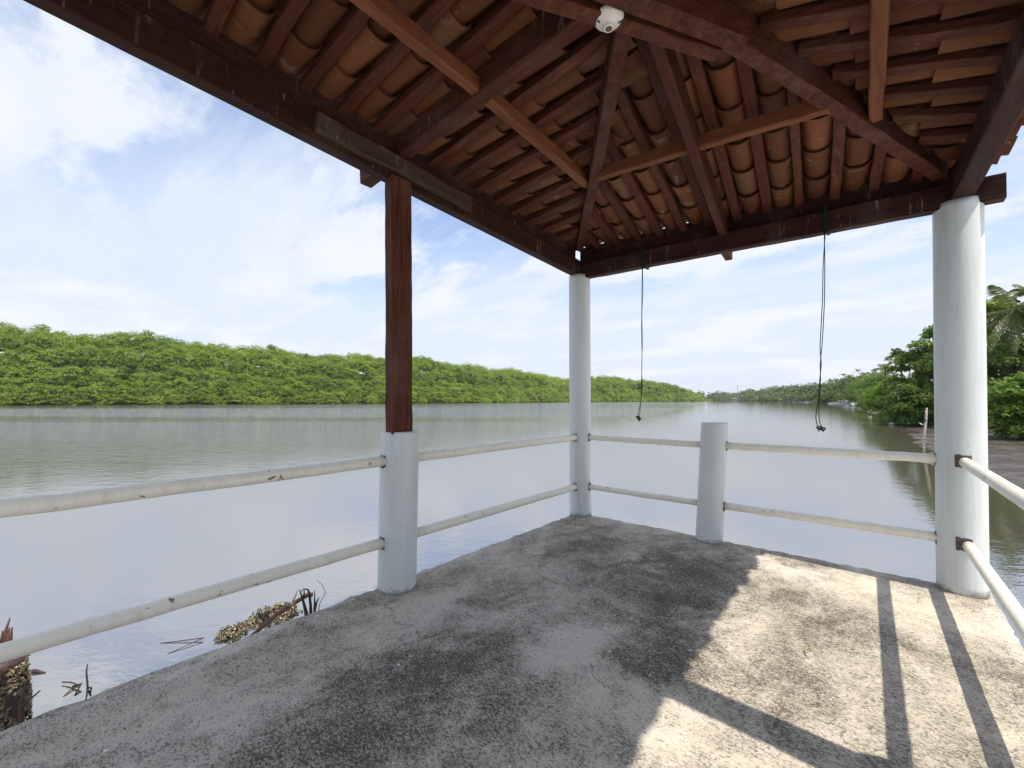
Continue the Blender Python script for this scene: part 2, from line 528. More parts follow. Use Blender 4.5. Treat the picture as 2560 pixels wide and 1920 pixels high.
def mat_water():
    t = NT('muddy_estuary_water')
    sp = t.n('ShaderNodeSeparateXYZ')
    t.l(t.co, sp.inputs[0])
    # streaks of wind lie across the channel, calm slicks between
    band = t.noise(0.03, 4, 0.6, t.map((5.0, 1.0, 1), (0, 0, 0.62), kind='TEXTURE'), 0.5)
    # distance from the deck
    d = t.math('SQRT', t.math('ADD', t.math('POWER', t.math('SUBTRACT', sp.outputs['X'], 2.0), 2.0), t.math('POWER', t.math('ADD', sp.outputs['Y'], 3.0), 2.0)))
    left = t.ramp(t.math('ADD', t.math('MULTIPLY', sp.outputs['X'], -0.016), t.math('MULTIPLY', sp.outputs['Y'], -0.004)), [(0.12, 0.0), (1.1, 1.0)])
    # wind lanes lie parallel to the channel: calm slicks at about 50 m and near the far bank
    px_, py_ = t.math('SUBTRACT', sp.outputs['X'], CAM[0]), t.math('SUBTRACT', sp.outputs['Y'], CAM[1])
    q = t.math('ADD', t.math('MULTIPLY', px_, math.sin(YAW)), t.math('MULTIPLY', py_, math.cos(YAW)))
    q = t.math('MULTIPLY', q, t.math('ADD', 0.78, t.math('MULTIPLY', band, 0.44)))
    lanes = t.ramp(t.math('MULTIPLY', q, 1 / 200), [(0.05, 0.05), (0.13, 0.8), (0.20, 0.85), (0.225, 0.16), (0.285, 0.16), (0.315, 1.0), (0.52, 1.0), (0.60, 0.22), (1.0, 0.3)])
    wind = t.math('MULTIPLY', t.math('MULTIPLY', lanes, t.ramp(band, [(0.36, 0.55), (0.56, 1.0)])), left)
    rip = t.noise(3.6, 4, 0.6, t.map((1.9, 1.0, 1), (0, 0, 0.7), kind='TEXTURE'), 0.4)
    rip2 = t.noise(9, 3, 0.6, t.map((1.8, 1.0, 1), (0, 0, 0.75), kind='TEXTURE'), 0.2)
    h = t.math('MULTIPLY', rip, t.math('ADD', t.math('MULTIPLY', wind, 0.55), 0.008))
    h = t.math('ADD', h, t.math('MULTIPLY', rip2, t.math('ADD', t.math('MULTIPLY', wind, 0.045), 0.0042)))
    # wavelets finer than the far view can resolve: tilt the normal itself
    wn_ = t.n('ShaderNodeTexNoise')
    wn_.inputs['Scale'].default_value = 1.7
    wn_.inputs['Detail'].default_value = 3
    t.l(t.map((1.6, 1.0, 1), (0, 0, 0.7), kind='TEXTURE'), wn_.inputs['Vector'])
    sb = t.n('ShaderNodeVectorMath', operation='SUBTRACT')
    t.l(wn_.outputs['Color'], sb.inputs[0])
    sb.inputs[1].default_value = (0.5, 0.5, 0.5)
    far = t.ramp(t.math('MULTIPLY', d, 0.01), [(0.10, 0.0), (0.5, 1.0)])
    amp = t.math('MULTIPLY', far, t.math('ADD', t.math('MULTIPLY', wind, 0.72), 0.02))
    sc_ = t.n('ShaderNodeVectorMath', operation='SCALE')
    t.l(sb.outputs[0], sc_.inputs[0])
    t.l(amp, sc_.inputs['Scale'])
    ml = t.n('ShaderNodeVectorMath', operation='MULTIPLY')
    t.l(sc_.outputs[0], ml.inputs[0])
    ml.inputs[1].default_value = (1, 1, 0)
    # the short steep faces of the wavelets look down the channel towards the landing
    bs = t.n('ShaderNodeVectorMath', operation='SCALE')
    bs.inputs[0].default_value = (-math.sin(YAW), -math.cos(YAW), 0)
    t.l(t.math('MULTIPLY', amp, 0.24), bs.inputs['Scale'])
    a0 = t.n('ShaderNodeVectorMath', operation='ADD')
    t.l(ml.outputs[0], a0.inputs[0])
    t.l(bs.outputs[0], a0.inputs[1])
    ad = t.n('ShaderNodeVectorMath', operation='ADD')
    t.l(a0.outputs[0], ad.inputs[0])
    ad.inputs[1].default_value = (0, 0, 1)
    nm = t.n('ShaderNodeVectorMath', operation='NORMALIZE')
    t.l(ad.outputs[0], nm.inputs[0])
    silt = t.noise(0.35, 4, 0.6)
    col = t.mix(silt, (0.080, 0.070, 0.056), (0.062, 0.058, 0.044))
    t.set(color=col, rough=0.02, spec=0.5, ior=6.0, normal=t.bump(h, 1.0, 0.5, nm.outputs[0]))
    return t.m


WATER = mat_water()


def mat_mud():
    t = NT('wet_mud')
    n = t.noise(0.9, 6, 0.62, None, 0.5)
    r = t.noise(7, 4, 0.6, t.map((1, 0.35, 1), (0, 0, 0.5)))
    f = t.noise(28, 4, 0.7)
    col = t.mix(n, (0.05, 0.042, 0.036), (0.12, 0.10, 0.085))
    t.set(color=col, rough=t.ramp(n, [(0.42, 0.08), (0.68, 0.5)]), spec=0.5, normal=t.bump(t.math('ADD', r, t.math('MULTIPLY', f, 0.3)), 0.8, 0.08))
    return t.m


MUD = mat_mud()


def mat_leaf(name, cols, trans=0.3, vscale=0.12, rough=0.5, tinted=False):
    t = NT(name)
    r = t.island()
    v = t.noise(vscale, 3, 0.6, t.pos())
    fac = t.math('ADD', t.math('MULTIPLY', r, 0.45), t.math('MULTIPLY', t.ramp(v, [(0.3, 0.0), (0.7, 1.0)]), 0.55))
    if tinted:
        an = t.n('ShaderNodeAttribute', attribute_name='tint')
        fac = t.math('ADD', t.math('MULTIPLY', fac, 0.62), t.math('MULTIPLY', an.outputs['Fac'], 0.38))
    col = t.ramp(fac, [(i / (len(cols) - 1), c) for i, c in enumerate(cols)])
    t.set(color=col, rough=rough, spec=0.35)
    tr = t.n('ShaderNodeBsdfTranslucent')
    t.l(t.mix(0.35, col, (0.20, 0.28, 0.02)), tr.inputs['Color'])
    mx = t.n('ShaderNodeMixShader')
    mx.inputs[0].default_value = trans
    t.l(t.p.outputs[0], mx.inputs[1])
    t.l(tr.outputs[0], mx.inputs[2])
    t.l(mx.outputs[0], t.out.inputs['Surface'])
    return t.m


LEAF_MANG = mat_leaf('mangrove_leaves', [(0.10, 0.17, 0.026), (0.18, 0.285, 0.036), (0.28, 0.40, 0.05), (0.37, 0.47, 0.08)], 0.45, 0.03, 0.5, True)
LEAF_DARK = mat_leaf('dark_green_leaves', [(0.045, 0.09, 0.017), (0.075, 0.145, 0.024), (0.115, 0.20, 0.03), (0.17, 0.25, 0.04)], 0.36, 0.35)
LEAF_LIGHT = mat_leaf('fresh_green_leaves', [(0.065, 0.14, 0.02), (0.115, 0.22, 0.027), (0.175, 0.29, 0.035), (0.25, 0.35, 0.05)], 0.42, 0.4)
LEAF_FAR = mat_leaf('far_leaves', [(0.05, 0.09, 0.025), (0.075, 0.125, 0.03), (0.105, 0.155, 0.036), (0.14, 0.18, 0.055)], 0.3, 0.03)
LEAF_PALM = mat_leaf('palm_fronds', [(0.04, 0.07, 0.014), (0.07, 0.10, 0.02), (0.12, 0.14, 0.035), (0.19, 0.17, 0.06)], 0.25, 0.5)
BARK = mat_plain('grey_brown_bark', (0.13, 0.105, 0.08), 0.85, 0.2, 0.5, 8)
DARKROOT = mat_plain('dark_mangrove_roots', (0.045, 0.034, 0.026), 0.8, 0.2, 0.5, 5)
SOIL = mat_plain('bank_undergrowth', (0.06, 0.10, 0.02), 0.95, 0.1, 0.4, 0.4)

# ------------------------------------------------------------------ the setting: deck, water, banks
RV, FV = np.array((math.cos(YAW), -math.sin(YAW))), np.array((math.sin(YAW), math.cos(YAW)))
WZ = -1.0                                     # water level; the deck surface is z = 0


def G(r, d, z=WZ):
    """a point of the landscape given as metres to the right of / ahead of the viewer's spot on the deck"""
    q = CAM[:2] + r * RV + d * FV
    return np.array((q[0], q[1], z))


def plane_obj(name, poly, z, mat):
    mb = MB()
    mb.add([(x, y, z) for x, y in poly], [tuple(range(len(poly)))])
    return mb.build(name, mat)


tag(plane_obj('water', [(-3500, -3500), (3500, -3500), (3500, 3500), (-3500, 3500)], WZ, WATER), kind='structure')

# concrete deck: a slab with slightly worn edges
def deck():
    x0, x1, y0, y1, t = -0.105, 2.912, -6.2, 0.105, 0.28
    nx, ny = 60, 120
    r = np.random.default_rng(3)
    xs, ys = np.linspace(x0, x1, nx + 1), np.linspace(y0, y1, ny + 1)
    V, Fc = [], []
    idx = {}
    for j, y in enumerate(ys):
        for i, x in enumerate(xs):
            e = min(i, nx - i, ny - j)
            z = 0.0 if e > 1 else (-0.004 if e == 1 else -0.016)
            dx = dy = 0
            if e == 0:
                w = r.normal(0, 0.0022)
                if i in (0, nx): dx = w
                if j == ny: dy = w
            idx[(i, j)] = len(V)
            V.append((x + dx, y + dy, z + (r.normal(0, 0.0012) if e else r.normal(0, 0.004))))
    for j in range(ny):
        for i in range(nx):
            Fc.append((idx[(i, j)], idx[(i + 1, j)], idx[(i + 1, j + 1)], idx[(i, j + 1)]))
    ring = [idx[(0, j)] for j in range(ny, -1, -1)] + [idx[(i, 0)] for i in range(1, nx + 1)] + [idx[(nx, j)] for j in range(1, ny + 1)] + [idx[(i, ny)] for i in range(nx - 1, 0, -1)]
    base = len(V)
    for q in ring:
        V.append((V[q][0], V[q][1], -t))
    n = len(ring)
    for a in range(n):
        b = (a + 1) % n
        Fc.append((ring[a], base + a, base + b, ring[b]))
    Fc.append(tuple(base + a for a in range(n))[::-1])
    mb = MB()
    mb.add(V, Fc)
    o = mb.build('floor', CONC)
    tag(o, kind='structure')


deck()

# right bank: mud flat rising from the water to wooded ground
SHORE_R = [(120, -25), (60, 2), (32, 11.0), (20, 10.6), (14.5, 10.4), (11.9, 10.3), (11.4, 11.0), (13.2, 13.2), (18.2, 19.0), (24, 26), (30.6, 33.2), (36, 40), (44.2, 49.5), (62, 75), (80, 100.5), (116, 146), (156, 206), (241, 347), (390, 690), (500, 980), (470, 1085), (380, 1110)]


def resample(pl, step):
    pl = np.array(pl, float)
    out = []
    for a, b in zip(pl[:-1], pl[1:]):
        L = np.linalg.norm(b - a)
        n = max(1, int(L / (step * max(0.5, min(8, np.linalg.norm(a) / 20)))))
        for i in range(n):
            out.append(a + (b - a) * i / n)
    out.append(pl[-1])
    return np.array(out)


def bank(name, shore, prof, mat, side, step=1.5, wob=0.25, seed=1):
    r = np.random.default_rng(seed)
    pts = resample(shore, step)
    tang = np.gradient(pts, axis=0)
    nrm = np.stack([tang[:, 1], -tang[:, 0]], 1) * side
    nrm /= np.linalg.norm(nrm, axis=1)[:, None]
    k = np.ones(5) / 5
    for c in range(2):
        nrm[2:-2, c] = np.convolve(nrm[:, c], k, 'valid')
    V = []
    for i, p in enumerate(pts):
        for (off, z) in prof:
            sc = 1.0 if off < 0 else max(0.7, min(3, np.hypot(*p) / 40))
            q = p + nrm[i] * (off * sc + (r.normal(0, wob) * min(1, np.hypot(*p) / 20) if abs(off) < 3 else 0))
            if name == 'hill' and z > 0.2:
                z = z * canopy(p[1]) * cape(p[0]) * 0.94
            V.append(G(q[0], q[1], WZ + z + r.normal(0, 0.012) * (1 if z < 0.6 else 6)))
    m_ = len(prof)
    Fc = [(i * m_ + j, i * m_ + j + 1, (i + 1) * m_ + j + 1, (i + 1) * m_ + j) for i in range(len(pts) - 1) for j in range(m_ - 1)]
    mb = MB()
    mb.add(V, Fc)
    return tag(mb.build(name, mat, smooth=True), kind='structure')




def mud_bank():
    """mud flat and wooded ground: a height field that dips under the water at the shoreline"""
    r = np.random.default_rng(8)
    sh = np.array(SHORE_R, float)
    poly = np.vstack([sh, [(1700, 1500), (1700, -400), (120, -400)]])
    az = np.radians(np.linspace(8, 125, 330))
    rad = np.geomspace(8.5, 1500, 230)
    A_, B_ = np.meshgrid(az, rad)
    X, Y = (B_ * np.sin(A_)).ravel(), (B_ * np.cos(A_)).ravel()
    dist = np.full(X.shape, 1e9)
    for a, b in zip(sh[:-1], sh[1:]):
        ab = b - a
        t = np.clip(((X - a[0]) * ab[0] + (Y - a[1]) * ab[1]) / (ab @ ab), 0, 1)
        dist = np.minimum(dist, np.hypot(X - a[0] - ab[0] * t, Y - a[1] - ab[1] * t))
    ins = np.zeros(X.shape, bool)
    for (x0, y0), (x1, y1) in zip(poly, np.roll(poly, -1, 0)):
        c = ((y0 > Y) != (y1 > Y))
        xi = (x1 - x0) * (Y - y0) / ((y1 - y0) if y1 != y0 else 1e-9) + x0
        ins ^= c & (X < xi)
    sd = np.where(ins, dist, -dist)
    z = np.interp(sd, [-6, -2, 0, 1.5, 4, 8, 14, 40, 160], [-0.7, -0.16, 0.0, 0.07, 0.16, 0.28, 0.55, 1.3, 1.8])
    z += np.where(sd < 14, 0.022, 0.08) * (np.sin(X * 1.3 + 0.7 * Y) * np.sin(Y * 1.1 - .4 * X) + 0.7 * np.sin(X * 2.9) * np.sin(Y * 2.3 + X)) + r.normal(0, 0.006, X.shape)
    W3 = CAM[:2] + X[:, None] * RV + Y[:, None] * FV
    V = np.column_stack([W3, WZ + z])
    na, nr = len(az), len(rad)
    keep = (sd > -9).reshape(nr, na)
    Fc = []
    for i in range(nr - 1):
        for j in range(na - 1):
            if keep[i, j] or keep[i + 1, j + 1] or keep[i + 1, j] or keep[i, j + 1]:
                Fc.append((i * na + j, i * na + j + 1, (i + 1) * na + j + 1, (i + 1) * na + j))
    mb = MB()
    mb.add(V, Fc)
    tag(mb.build('mud_bank', MUD, smooth=True), kind='structure')


mud_bank()

# left bank of the channel
def canopy(y):
    """canopy height along the bank: tall at the near left, a saddle before the last knoll"""
    return np.interp(y, [140, 163, 184, 208, 243, 280, 350, 420, 465, 505, 530], [1.1, 1.07, 1.02, 0.94, 0.9, 0.89, 0.88, 0.8, 0.74, 0.82, 0.84])


def cape(x):
    return float(np.interp(x, [150, 185, 225, 248, 262], [1, 0.95, 0.78, 0.52, 0.34]))


SHORE_L = [(-330, 140), (-262, 163), (-218, 184), (-162, 216), (-122, 243), (-83, 272), (-38, 313), (20, 385), (90, 470), (165, 525), (235, 548), (256, 560), (250, 620), (190, 720)]
bank('hill', SHORE_L, [(-2, -0.4), (0, 0.1), (3, 1.2), (7, 6), (12, 10.5), (18, 15.5), (25, 20.5), (33, 25.5), (42, 30), (52, 33.5), (70, 34), (160, 30)], SOIL, -1, 6, 0.6, 4)

# ------------------------------------------------------------------ foliage helpers
def leaf_quads(cent, nor, size, r, aspect=0.55):
    """diamond leaves: cent (n,3), nor (n,3), size (n,)"""
    n = len(cent)
    nor = nor / (np.linalg.norm(nor, axis=1)[:, None] + 1e-9)
    ref = r.normal(0, 1, (n, 3))
    a = np.cross(nor, ref)
    a /= np.linalg.norm(a, axis=1)[:, None] + 1e-9
    b = np.cross(nor, a)
    s = size[:, None]
    fold = nor * s * r.uniform(-0.15, 0.25, (n, 1))
    V = np.stack([cent - a * s, cent + b * s * aspect + fold, cent + a * s, cent - b * s * aspect + fold], 1)
    return V.reshape(-1, 3)


def quad_mesh(name, V, mat, parent=None, loc=None, tint=None):
    me = bpy.data.meshes.new(name)
    nq = len(V) // 4
    if loc is not None: V = V - np.array(loc)
    me.vertices.add(len(V))
    me.vertices.foreach_set('co', V.astype(np.float32).ravel())
    me.loops.add(nq * 4)
    me.loops.foreach_set('vertex_index', np.arange(nq * 4, dtype=np.int32))
    me.polygons.add(nq)
    me.polygons.foreach_set('loop_start', np.arange(0, nq * 4, 4, dtype=np.int32))
    try:
        me.polygons.foreach_set('loop_total', np.full(nq, 4, dtype=np.int32))
    except Exception:
        pass
    me.update(calc_edges=True)
    if tint is not None:
        at_ = me.attributes.new('tint', 'FLOAT', 'FACE')
        at_.data.foreach_set('value', np.asarray(tint, np.float32))
    me.materials.append(mat)
    o = bpy.data.objects.new(name, me)
    COL.objects.link(o)
    if loc is not None: o.location = loc
    if parent is not None: o.parent = parent
    return o


def clump_leaves(cl, n, size, r, shell=0.55, upb=0.5, lumps=True, floor=-0.35):
    """leaves through the outer part of ellipsoid clumps; cl rows: x y z rx ry rz"""
    cl = np.asarray(cl, float)
    w = cl[:, 3] * cl[:, 4] + cl[:, 3] * cl[:, 5]
    k = r.choice(len(cl), n, p=w / w.sum())
    d = r.normal(0, 1, (n, 3))
    d /= np.linalg.norm(d, axis=1)[:, None]
    d[:, 2] = np.where(d[:, 2] < floor, -d[:, 2] * 0.6, d[:, 2])
    rad = r.uniform(shell, 1.0, n) ** 0.6
    if lumps:
        rad *= 1 + 0.16 * np.sin(d[:, 0] * 7 + k * 1.7) * np.sin(d[:, 1] * 6 + k) + 0.1 * np.sin(d[:, 2] * 9 + k * 2.1)
    c = cl[k, :3] + d * cl[k, 3:] * rad[:, None]
    nor = d * 0.7 + r.normal(0, 0.55, (n, 3)) + np.array((0, 0, upb))
    return leaf_quads(c, nor, size * r.uniform(0.6, 1.3, n), r)


# ---- left mangrove wood: crowns stepping up the bank, thousands of leaf sprays
def mangrove_wood():
    r = np.random.default_rng(21)
    pts = resample(SHORE_L, 5.0)
    tang = np.gradient(pts, axis=0)
    nrm = -np.stack([tang[:, 1], -tang[:, 0]], 1)
    nrm /= np.linalg.norm(nrm, axis=1)[:, None]
    seg = np.linalg.norm(np.diff(pts, axis=0), axis=1)
    cum = np.concatenate([[0], np.cumsum(seg)])
    tot = cum[-1]
    P, N = [], []

    def at(s):
        i = min(np.searchsorted(cum, s) - 1, len(seg) - 1)
        i = max(i, 0)
        f = (s - cum[i]) / seg[i]
        return pts[i] * (1 - f) + pts[i + 1] * f, nrm[i]

    Vs, Ts, core = [], [], []
    rows = [(0.8, 5.5, 3.6), (3.0, 9.0, 4.0), (7, 13.0, 4.4), (12, 18, 4.8), (18, 23.5, 5.0), (25, 28.5, 5.2), (33, 32.5, 5.4), (40, 35.0, 5.2), (46, 36.0, 5.2), (53, 38.5, 5.2)]
    for (v, top, rad) in rows:
        s = r.uniform(0, 4)
        while s < tot:
            p, nn = at(s)
            d = np.hypot(*p)
            # canopy a little lower towards the point of the island
            kk = canopy(p[1])
            tip = cape(p[0])
            wav = 1 + 0.03 * math.sin(s * 0.045) + 0.035 * math.sin(s * 0.11 + v)
            q = p + nn * (v + r.normal(0, 1.6)) * (0.75 if v > 20 else 1)
            h = max(3.0, top * kk * tip * wav * (r.uniform(0.86, 1.1) if v < 30 else r.uniform(0.93, 1.05)))
            R = rad * r.uniform(0.62, 1.1) * (1.0 if d < 330 else 1.25)
            if v < 2:
                h *= r.uniform(0.75, 1.15)
            c = G(q[0], q[1], WZ + h - R * 0.8)
            n = int(np.clip(1800 * (190 / d) ** 1.4, 320, 2000))
            # a mangrove crown: leaf clumps over a dome, dark hollows between them
            cl = []
            nb = 10
            for b_i in range(nb):
                zt = 1 - (b_i + 0.5) / nb * 1.15
                aa = b_i * 2.4 + s
                hr = math.sqrt(max(0.02, 1 - zt * zt))
                q3 = np.array((hr * math.cos(aa), hr * math.sin(aa), zt * 0.85)) * R * r.uniform(0.6, 0.82)
                sz = R * r.uniform(0.36, 0.56)
                cl.append((*(c + q3), sz, sz, sz * r.uniform(0.7, 1.05)))
            hs = max(1.5, min(R * 1.3, h * 0.5))
            for b_i in range(6):
                aa = b_i * 1.05 + s * 2
                cl.append((c[0] + R * .8 * math.cos(aa), c[1] + R * .8 * math.sin(aa), c[2] - hs * r.uniform(.25, .75), R * .4, R * .4, R * .38))
            if v < 6:      # front rows reach down to the water
                for b_i in range(5):
                    aa = b_i * 1.26 + s
                    cl.append((c[0] + R * .75 * math.cos(aa), c[1] + R * .75 * math.sin(aa), WZ + h * r.uniform(.16, .4), R * .42, R * .42, h * 0.16))
            core.append((*c, R))
            q_ = clump_leaves(cl, n, 0.25 * (d / 190) ** 0.8, r, 0.15, 1.15, True, -0.15)
            Vs.append(q_)
            Ts.append(np.full(len(q_) // 4, np.clip(r.normal(0.5, 0.36), -0.1, 1.1)))
            s += rad * (0.95 if d < 330 else 1.4) * r.uniform(0.7, 1.3)
    # inner leaves behind the clumps; their darkest tint paints the shade inside crowns
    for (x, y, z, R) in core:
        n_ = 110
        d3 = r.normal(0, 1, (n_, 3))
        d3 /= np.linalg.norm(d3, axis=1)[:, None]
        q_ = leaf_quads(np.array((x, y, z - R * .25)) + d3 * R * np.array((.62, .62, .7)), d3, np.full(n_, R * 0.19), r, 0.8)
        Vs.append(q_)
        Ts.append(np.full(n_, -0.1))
    V = np.concatenate(Vs)
    print('mangrove leaves', len(V) // 4)
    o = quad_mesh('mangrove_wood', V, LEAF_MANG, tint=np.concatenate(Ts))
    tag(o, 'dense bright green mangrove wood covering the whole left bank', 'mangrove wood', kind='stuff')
    # the dark stems and roots at the waterline
    mb = MB()
    s = 0
    while s < tot:
        p, nn = at(s)
        d = np.hypot(*p)
        q = p + nn * r.uniform(0.2, 2.5)
        b = G(q[0], q[1], WZ - 0.2)
        h = r.uniform(2, 5)
        t_ = b + np.array((r.normal(0, 0.7), r.normal(0, 0.7), h))
        tube_geo(mb, [b, (b + t_) / 2 + r.normal(0, 0.25, 3), t_], [0.16, 0.12, 0.08], 4, False)
        s += r.uniform(0.5, 2.0) * max(1, d / 200)
    o = mb.build('mangrove_roots', DARKROOT)
    tag(o, 'dark tangle of mangrove stems along the left waterline', 'mangrove roots', kind='stuff')


mangrove_wood()


# ---- far wood on the right bank
def palm_star(c, R, r, n=11, droop=0.5, per=5):
    """a distant palm head: narrow blades"""
    V = []
    for i in range(n):
        az = 2 * math.pi * (i + r.uniform(-.3, .3)) / n
        el = r.uniform(0.0, 1.1)
        pts = []
        for k in range(per + 1):
            s = k / per
            x = R * s * math.cos(el)
            z = R * s * math.sin(el) - droop * R * s * s
            pts.append(c + np.array((x * math.cos(az), x * math.sin(az), z)))
        side = np.array((-math.sin(az), math.cos(az), 0))
        for k in range(per):
            w0 = R * 0.14 * (1 - 0.75 * k / per) * (0.5 if k == 0 else 1)
            w1 = R * 0.14 * (1 - 0.75 * (k + 1) / per)
            V += [pts[k] - side * w0 - np.array((0, 0, w0 * .6)), pts[k + 1] - side * w1 - np.array((0, 0, w1 * .6)), pts[k + 1], pts[k]]
            V += [pts[k], pts[k + 1], pts[k + 1] + side * w1 - np.array((0, 0, w1 * .6)), pts[k] + side * w0 - np.array((0, 0, w0 * .6))]
    return np.array(V)


def far_wood():
    r = np.random.default_rng(5)
    line = [(176, 232), (205, 285), (241, 352), (300, 470), (345, 585), (392, 700), (430, 800), (500, 1000), (490, 1090), (440, 1105), (380, 1115)]
    pts = resample(line, 1.6)
    Vs, Vp = [], []
    for row, (off, top) in enumerate([(2, 5.5), (8, 8.5), (18, 11.5), (32, 14)]):
        for i in range(len(pts) - 1):
            p = pts[i] + (pts[i + 1] - pts[i]) * r.uniform(0, 1)
            t = unit(pts[i + 1] - pts[i])
            q = p + np.array((t[1], -t[0])) * (off + r.normal(0, 2))
            d = np.hypot(*q)
            h = top * 1.3 * r.uniform(0.75, 1.2) * (1 + 0.12 * math.sin(i * 0.5))
            R = 4.2 * r.uniform(0.8, 1.4) * max(1, d / 420)
            c = G(q[0], q[1], WZ + h - R * 0.6)
            Vs.append(clump_leaves([(*c, R, R, R * 0.75), (c[0], c[1], WZ + h * 0.4, R * .9, R * .9, h * .4)], int(np.clip(360 * 300 / d, 120, 360)), 0.75 * d / 300, r))
            if row >= 1 and r.uniform() < 0.55:
                Vp.append(palm_star(G(q[0] + r.normal(0, 3), q[1], WZ + h * r.uniform(0.75, 1.12)), 3.3 * max(1, d / 420), r))
    o = quad_mesh('far_wood', np.concatenate(Vs), LEAF_FAR)
    tag(o, 'distant line of hazy green trees along the far right bank', 'far wood', kind='stuff')
    o = quad_mesh('far_palm_grove', np.concatenate(Vp), LEAF_PALM)
    tag(o, 'coconut palm heads standing out of the distant right bank wood', 'palm grove', kind='stuff')


far_wood()


# ---- trees one can tell apart on the right bank
def leafy_tree(name, r_, d_, top, rad, mat, label, cat='tree', n=6720, leaf=0.156, low=0.25, seed=0, loose=0.0, group=None, ground=0.35):
    r = np.random.default_rng(100 + seed)
    b = G(r_, d_, WZ + ground)
    root = empty(name, b)
    tag(root, label, cat, group)
    H = top - ground
    tb = MB()
    tube_geo(tb, [(0, 0, -0.3), (r.normal(0, .1), r.normal(0, .1), H * 0.25), (r.normal(0, .25), r.normal(0, .25), H * 0.55), (r.normal(0, .4), r.normal(0, .4), H * 0.85)], [0.05 * H ** 0.8, 0.04 * H ** 0.8, 0.026 * H ** 0.8, 0.01 * H], 7)
    cl = []
    nb = 16
    for i in range(nb):
        t = low + (1 - low) * (i + 0.5) / nb
        prof = math.sin(math.pi * min(1, (t - low * 0.6) / (1 - low * 0.6)) ** 0.8) * 0.75 + 0.22
        az = i * 2.4 + r.uniform(-.5, .5)
        rr = rad * prof * r.uniform(0.45, 0.95)
        c = np.array((rr * math.cos(az), rr * math.sin(az), H * t - rad * 0.14))
        sz = rad * r.uniform(0.3, 0.48) * (0.8 + 0.3 * prof)
        cl.append((*c, sz, sz, sz * r.uniform(0.55, 0.8)))
        st = np.array((0, 0, max(H * 0.12, H * t * 0.55)))
        tube_geo(tb, [st, (st + c) / 2 + r.normal(0, .15, 3), c], [0.022 * H ** .8, 0.014 * H ** .8, 0.006 * H ** .8], 5)
    cl.append((0, 0, H - rad * 0.3, rad * 0.4, rad * 0.4, rad * 0.3))
    tb.build('trunk', BARK, root)
    V = clump_leaves(cl, n, leaf, r, 0.35 - loose, 0.45)
    quad_mesh('crown', V, mat, root)
    return root


def frond_geo(mb, base, az, el, L, droop, r, npair=26, lw=0.045, ll=0.75):
    """one palm leaf: rachis and hanging leaflets"""
    pts = []
    K = 12
    for k in range(K + 1):
        s = k / K
        x = L * s * math.cos(el) * (1 - 0.12 * s)
        z = L * s * math.sin(el) - droop * L * s * s
        pts.append(base + np.array((x * math.cos(az), x * math.sin(az), z)))
    tube_geo(mb, pts, [0.035 * (1 - 0.8 * k / K) + 0.004 for k in range(K + 1)], 4, False)
    side = np.array((-math.sin(az), math.cos(az), 0))
    for i in range(npair):
        s = 0.12 + 0.88 * (i + r.uniform(0, .5)) / npair
        k = min(int(s * K), K - 1)
        f = s * K - k
        p = pts[k] * (1 - f) + pts[k + 1] * f
        t = unit(pts[k + 1] - pts[k])
        ln = ll * math.sin(math.pi * (0.12 + 0.83 * s)) ** 0.7 * r.uniform(0.8, 1.1)
        for sg in (-1, 1):
            dv = unit(side * sg * 0.8 + t * 0.55 + np.array((0, 0, -0.35 - 0.25 * r.uniform())))
            w = t * lw
            e = p + dv * ln + np.array((0, 0, -0.18 * ln))
            mdl = p + dv * ln * 0.55
            mb.add([p - w * .5, p + w * .5, mdl + w, e, mdl - w], [(0, 1, 2, 4), (4, 2, 3)])


def palm(r_, d_, top, label, L=2.6, n=15, lean=0.4, seed=0, ground=0.5, dense=26, down=False):
    r = np.random.default_rng(300 + seed)
    b = G(r_, d_, WZ + ground)
    root = empty('coconut_palm', b)
    tag(root, label, 'palm tree', 'coconut palms on the right bank')
    H = top - ground
    az = r.uniform(0, 6.28)
    tip = np.array((lean * math.cos(az), lean * math.sin(az), H))
    tb = MB()
    pts = [np.array((tip[0] * s * s, tip[1] * s * s, H * s - (0.3 if s == 0 else 0))) for s in np.linspace(0, 1, 9)]
    tube_geo(tb, pts, [0.17 - 0.07 * s for s in np.linspace(0, 1, 9)], 8)
    tb.build('trunk', BARK, root)
    cb = MB()
    for i in range(n):
        a = i * 2.399 + r.uniform(-.2, .2)
        el = r.uniform(-0.35, 0.25) if down and i % 2 else r.uniform(-0.05, 1.15)
        frond_geo(cb, tip, a, el, L * r.uniform(0.85, 1.1), r.uniform(0.35, 0.6), r, dense)
    cb.build('crown', LEAF_PALM, root)
    return root


leafy_tree('leafy_tree', 41.5, 46.5, 4.6, 3.0, LEAF_LIGHT, 'rounded green tree at the left end of the near grove, hanging over the mud', n=8320, leaf=0.156, low=0.02, seed=1)
leafy_tree('leafy_tree', 40.0, 42.5, 7.1, 3.2, LEAF_DARK, 'dark mangrove tree left of the large column with shade beneath it', n=10400, leaf=0.148, low=0.0, seed=2)
leafy_tree('leafy_tree', 40.6, 41.0, 9.3, 3.0, LEAF_LIGHT, 'tall tree half hidden by the left edge of the large column', n=8960, leaf=0.148, low=0.2, seed=3, loose=0.2)
leafy_tree('leafy_tree', 38.5, 36.0, 9.0, 3.2, LEAF_DARK, 'tall dark tree mostly behind the large column', n=8000, leaf=0.148, low=0.05, seed=4)
leafy_tree('leafy_tree', 38.6, 34.8, 10.3, 3.3, LEAF_LIGHT, 'tallest loose crowned tree just right of the large column', n=8000, leaf=0.140, low=0.12, seed=5, loose=0.25)
leafy_tree('leafy_tree', 35.8, 30.5, 6.6, 3.4, LEAF_DARK, 'dark thick tree behind the bright bush at the right edge', n=10400, leaf=0.140, low=0.0, seed=6)
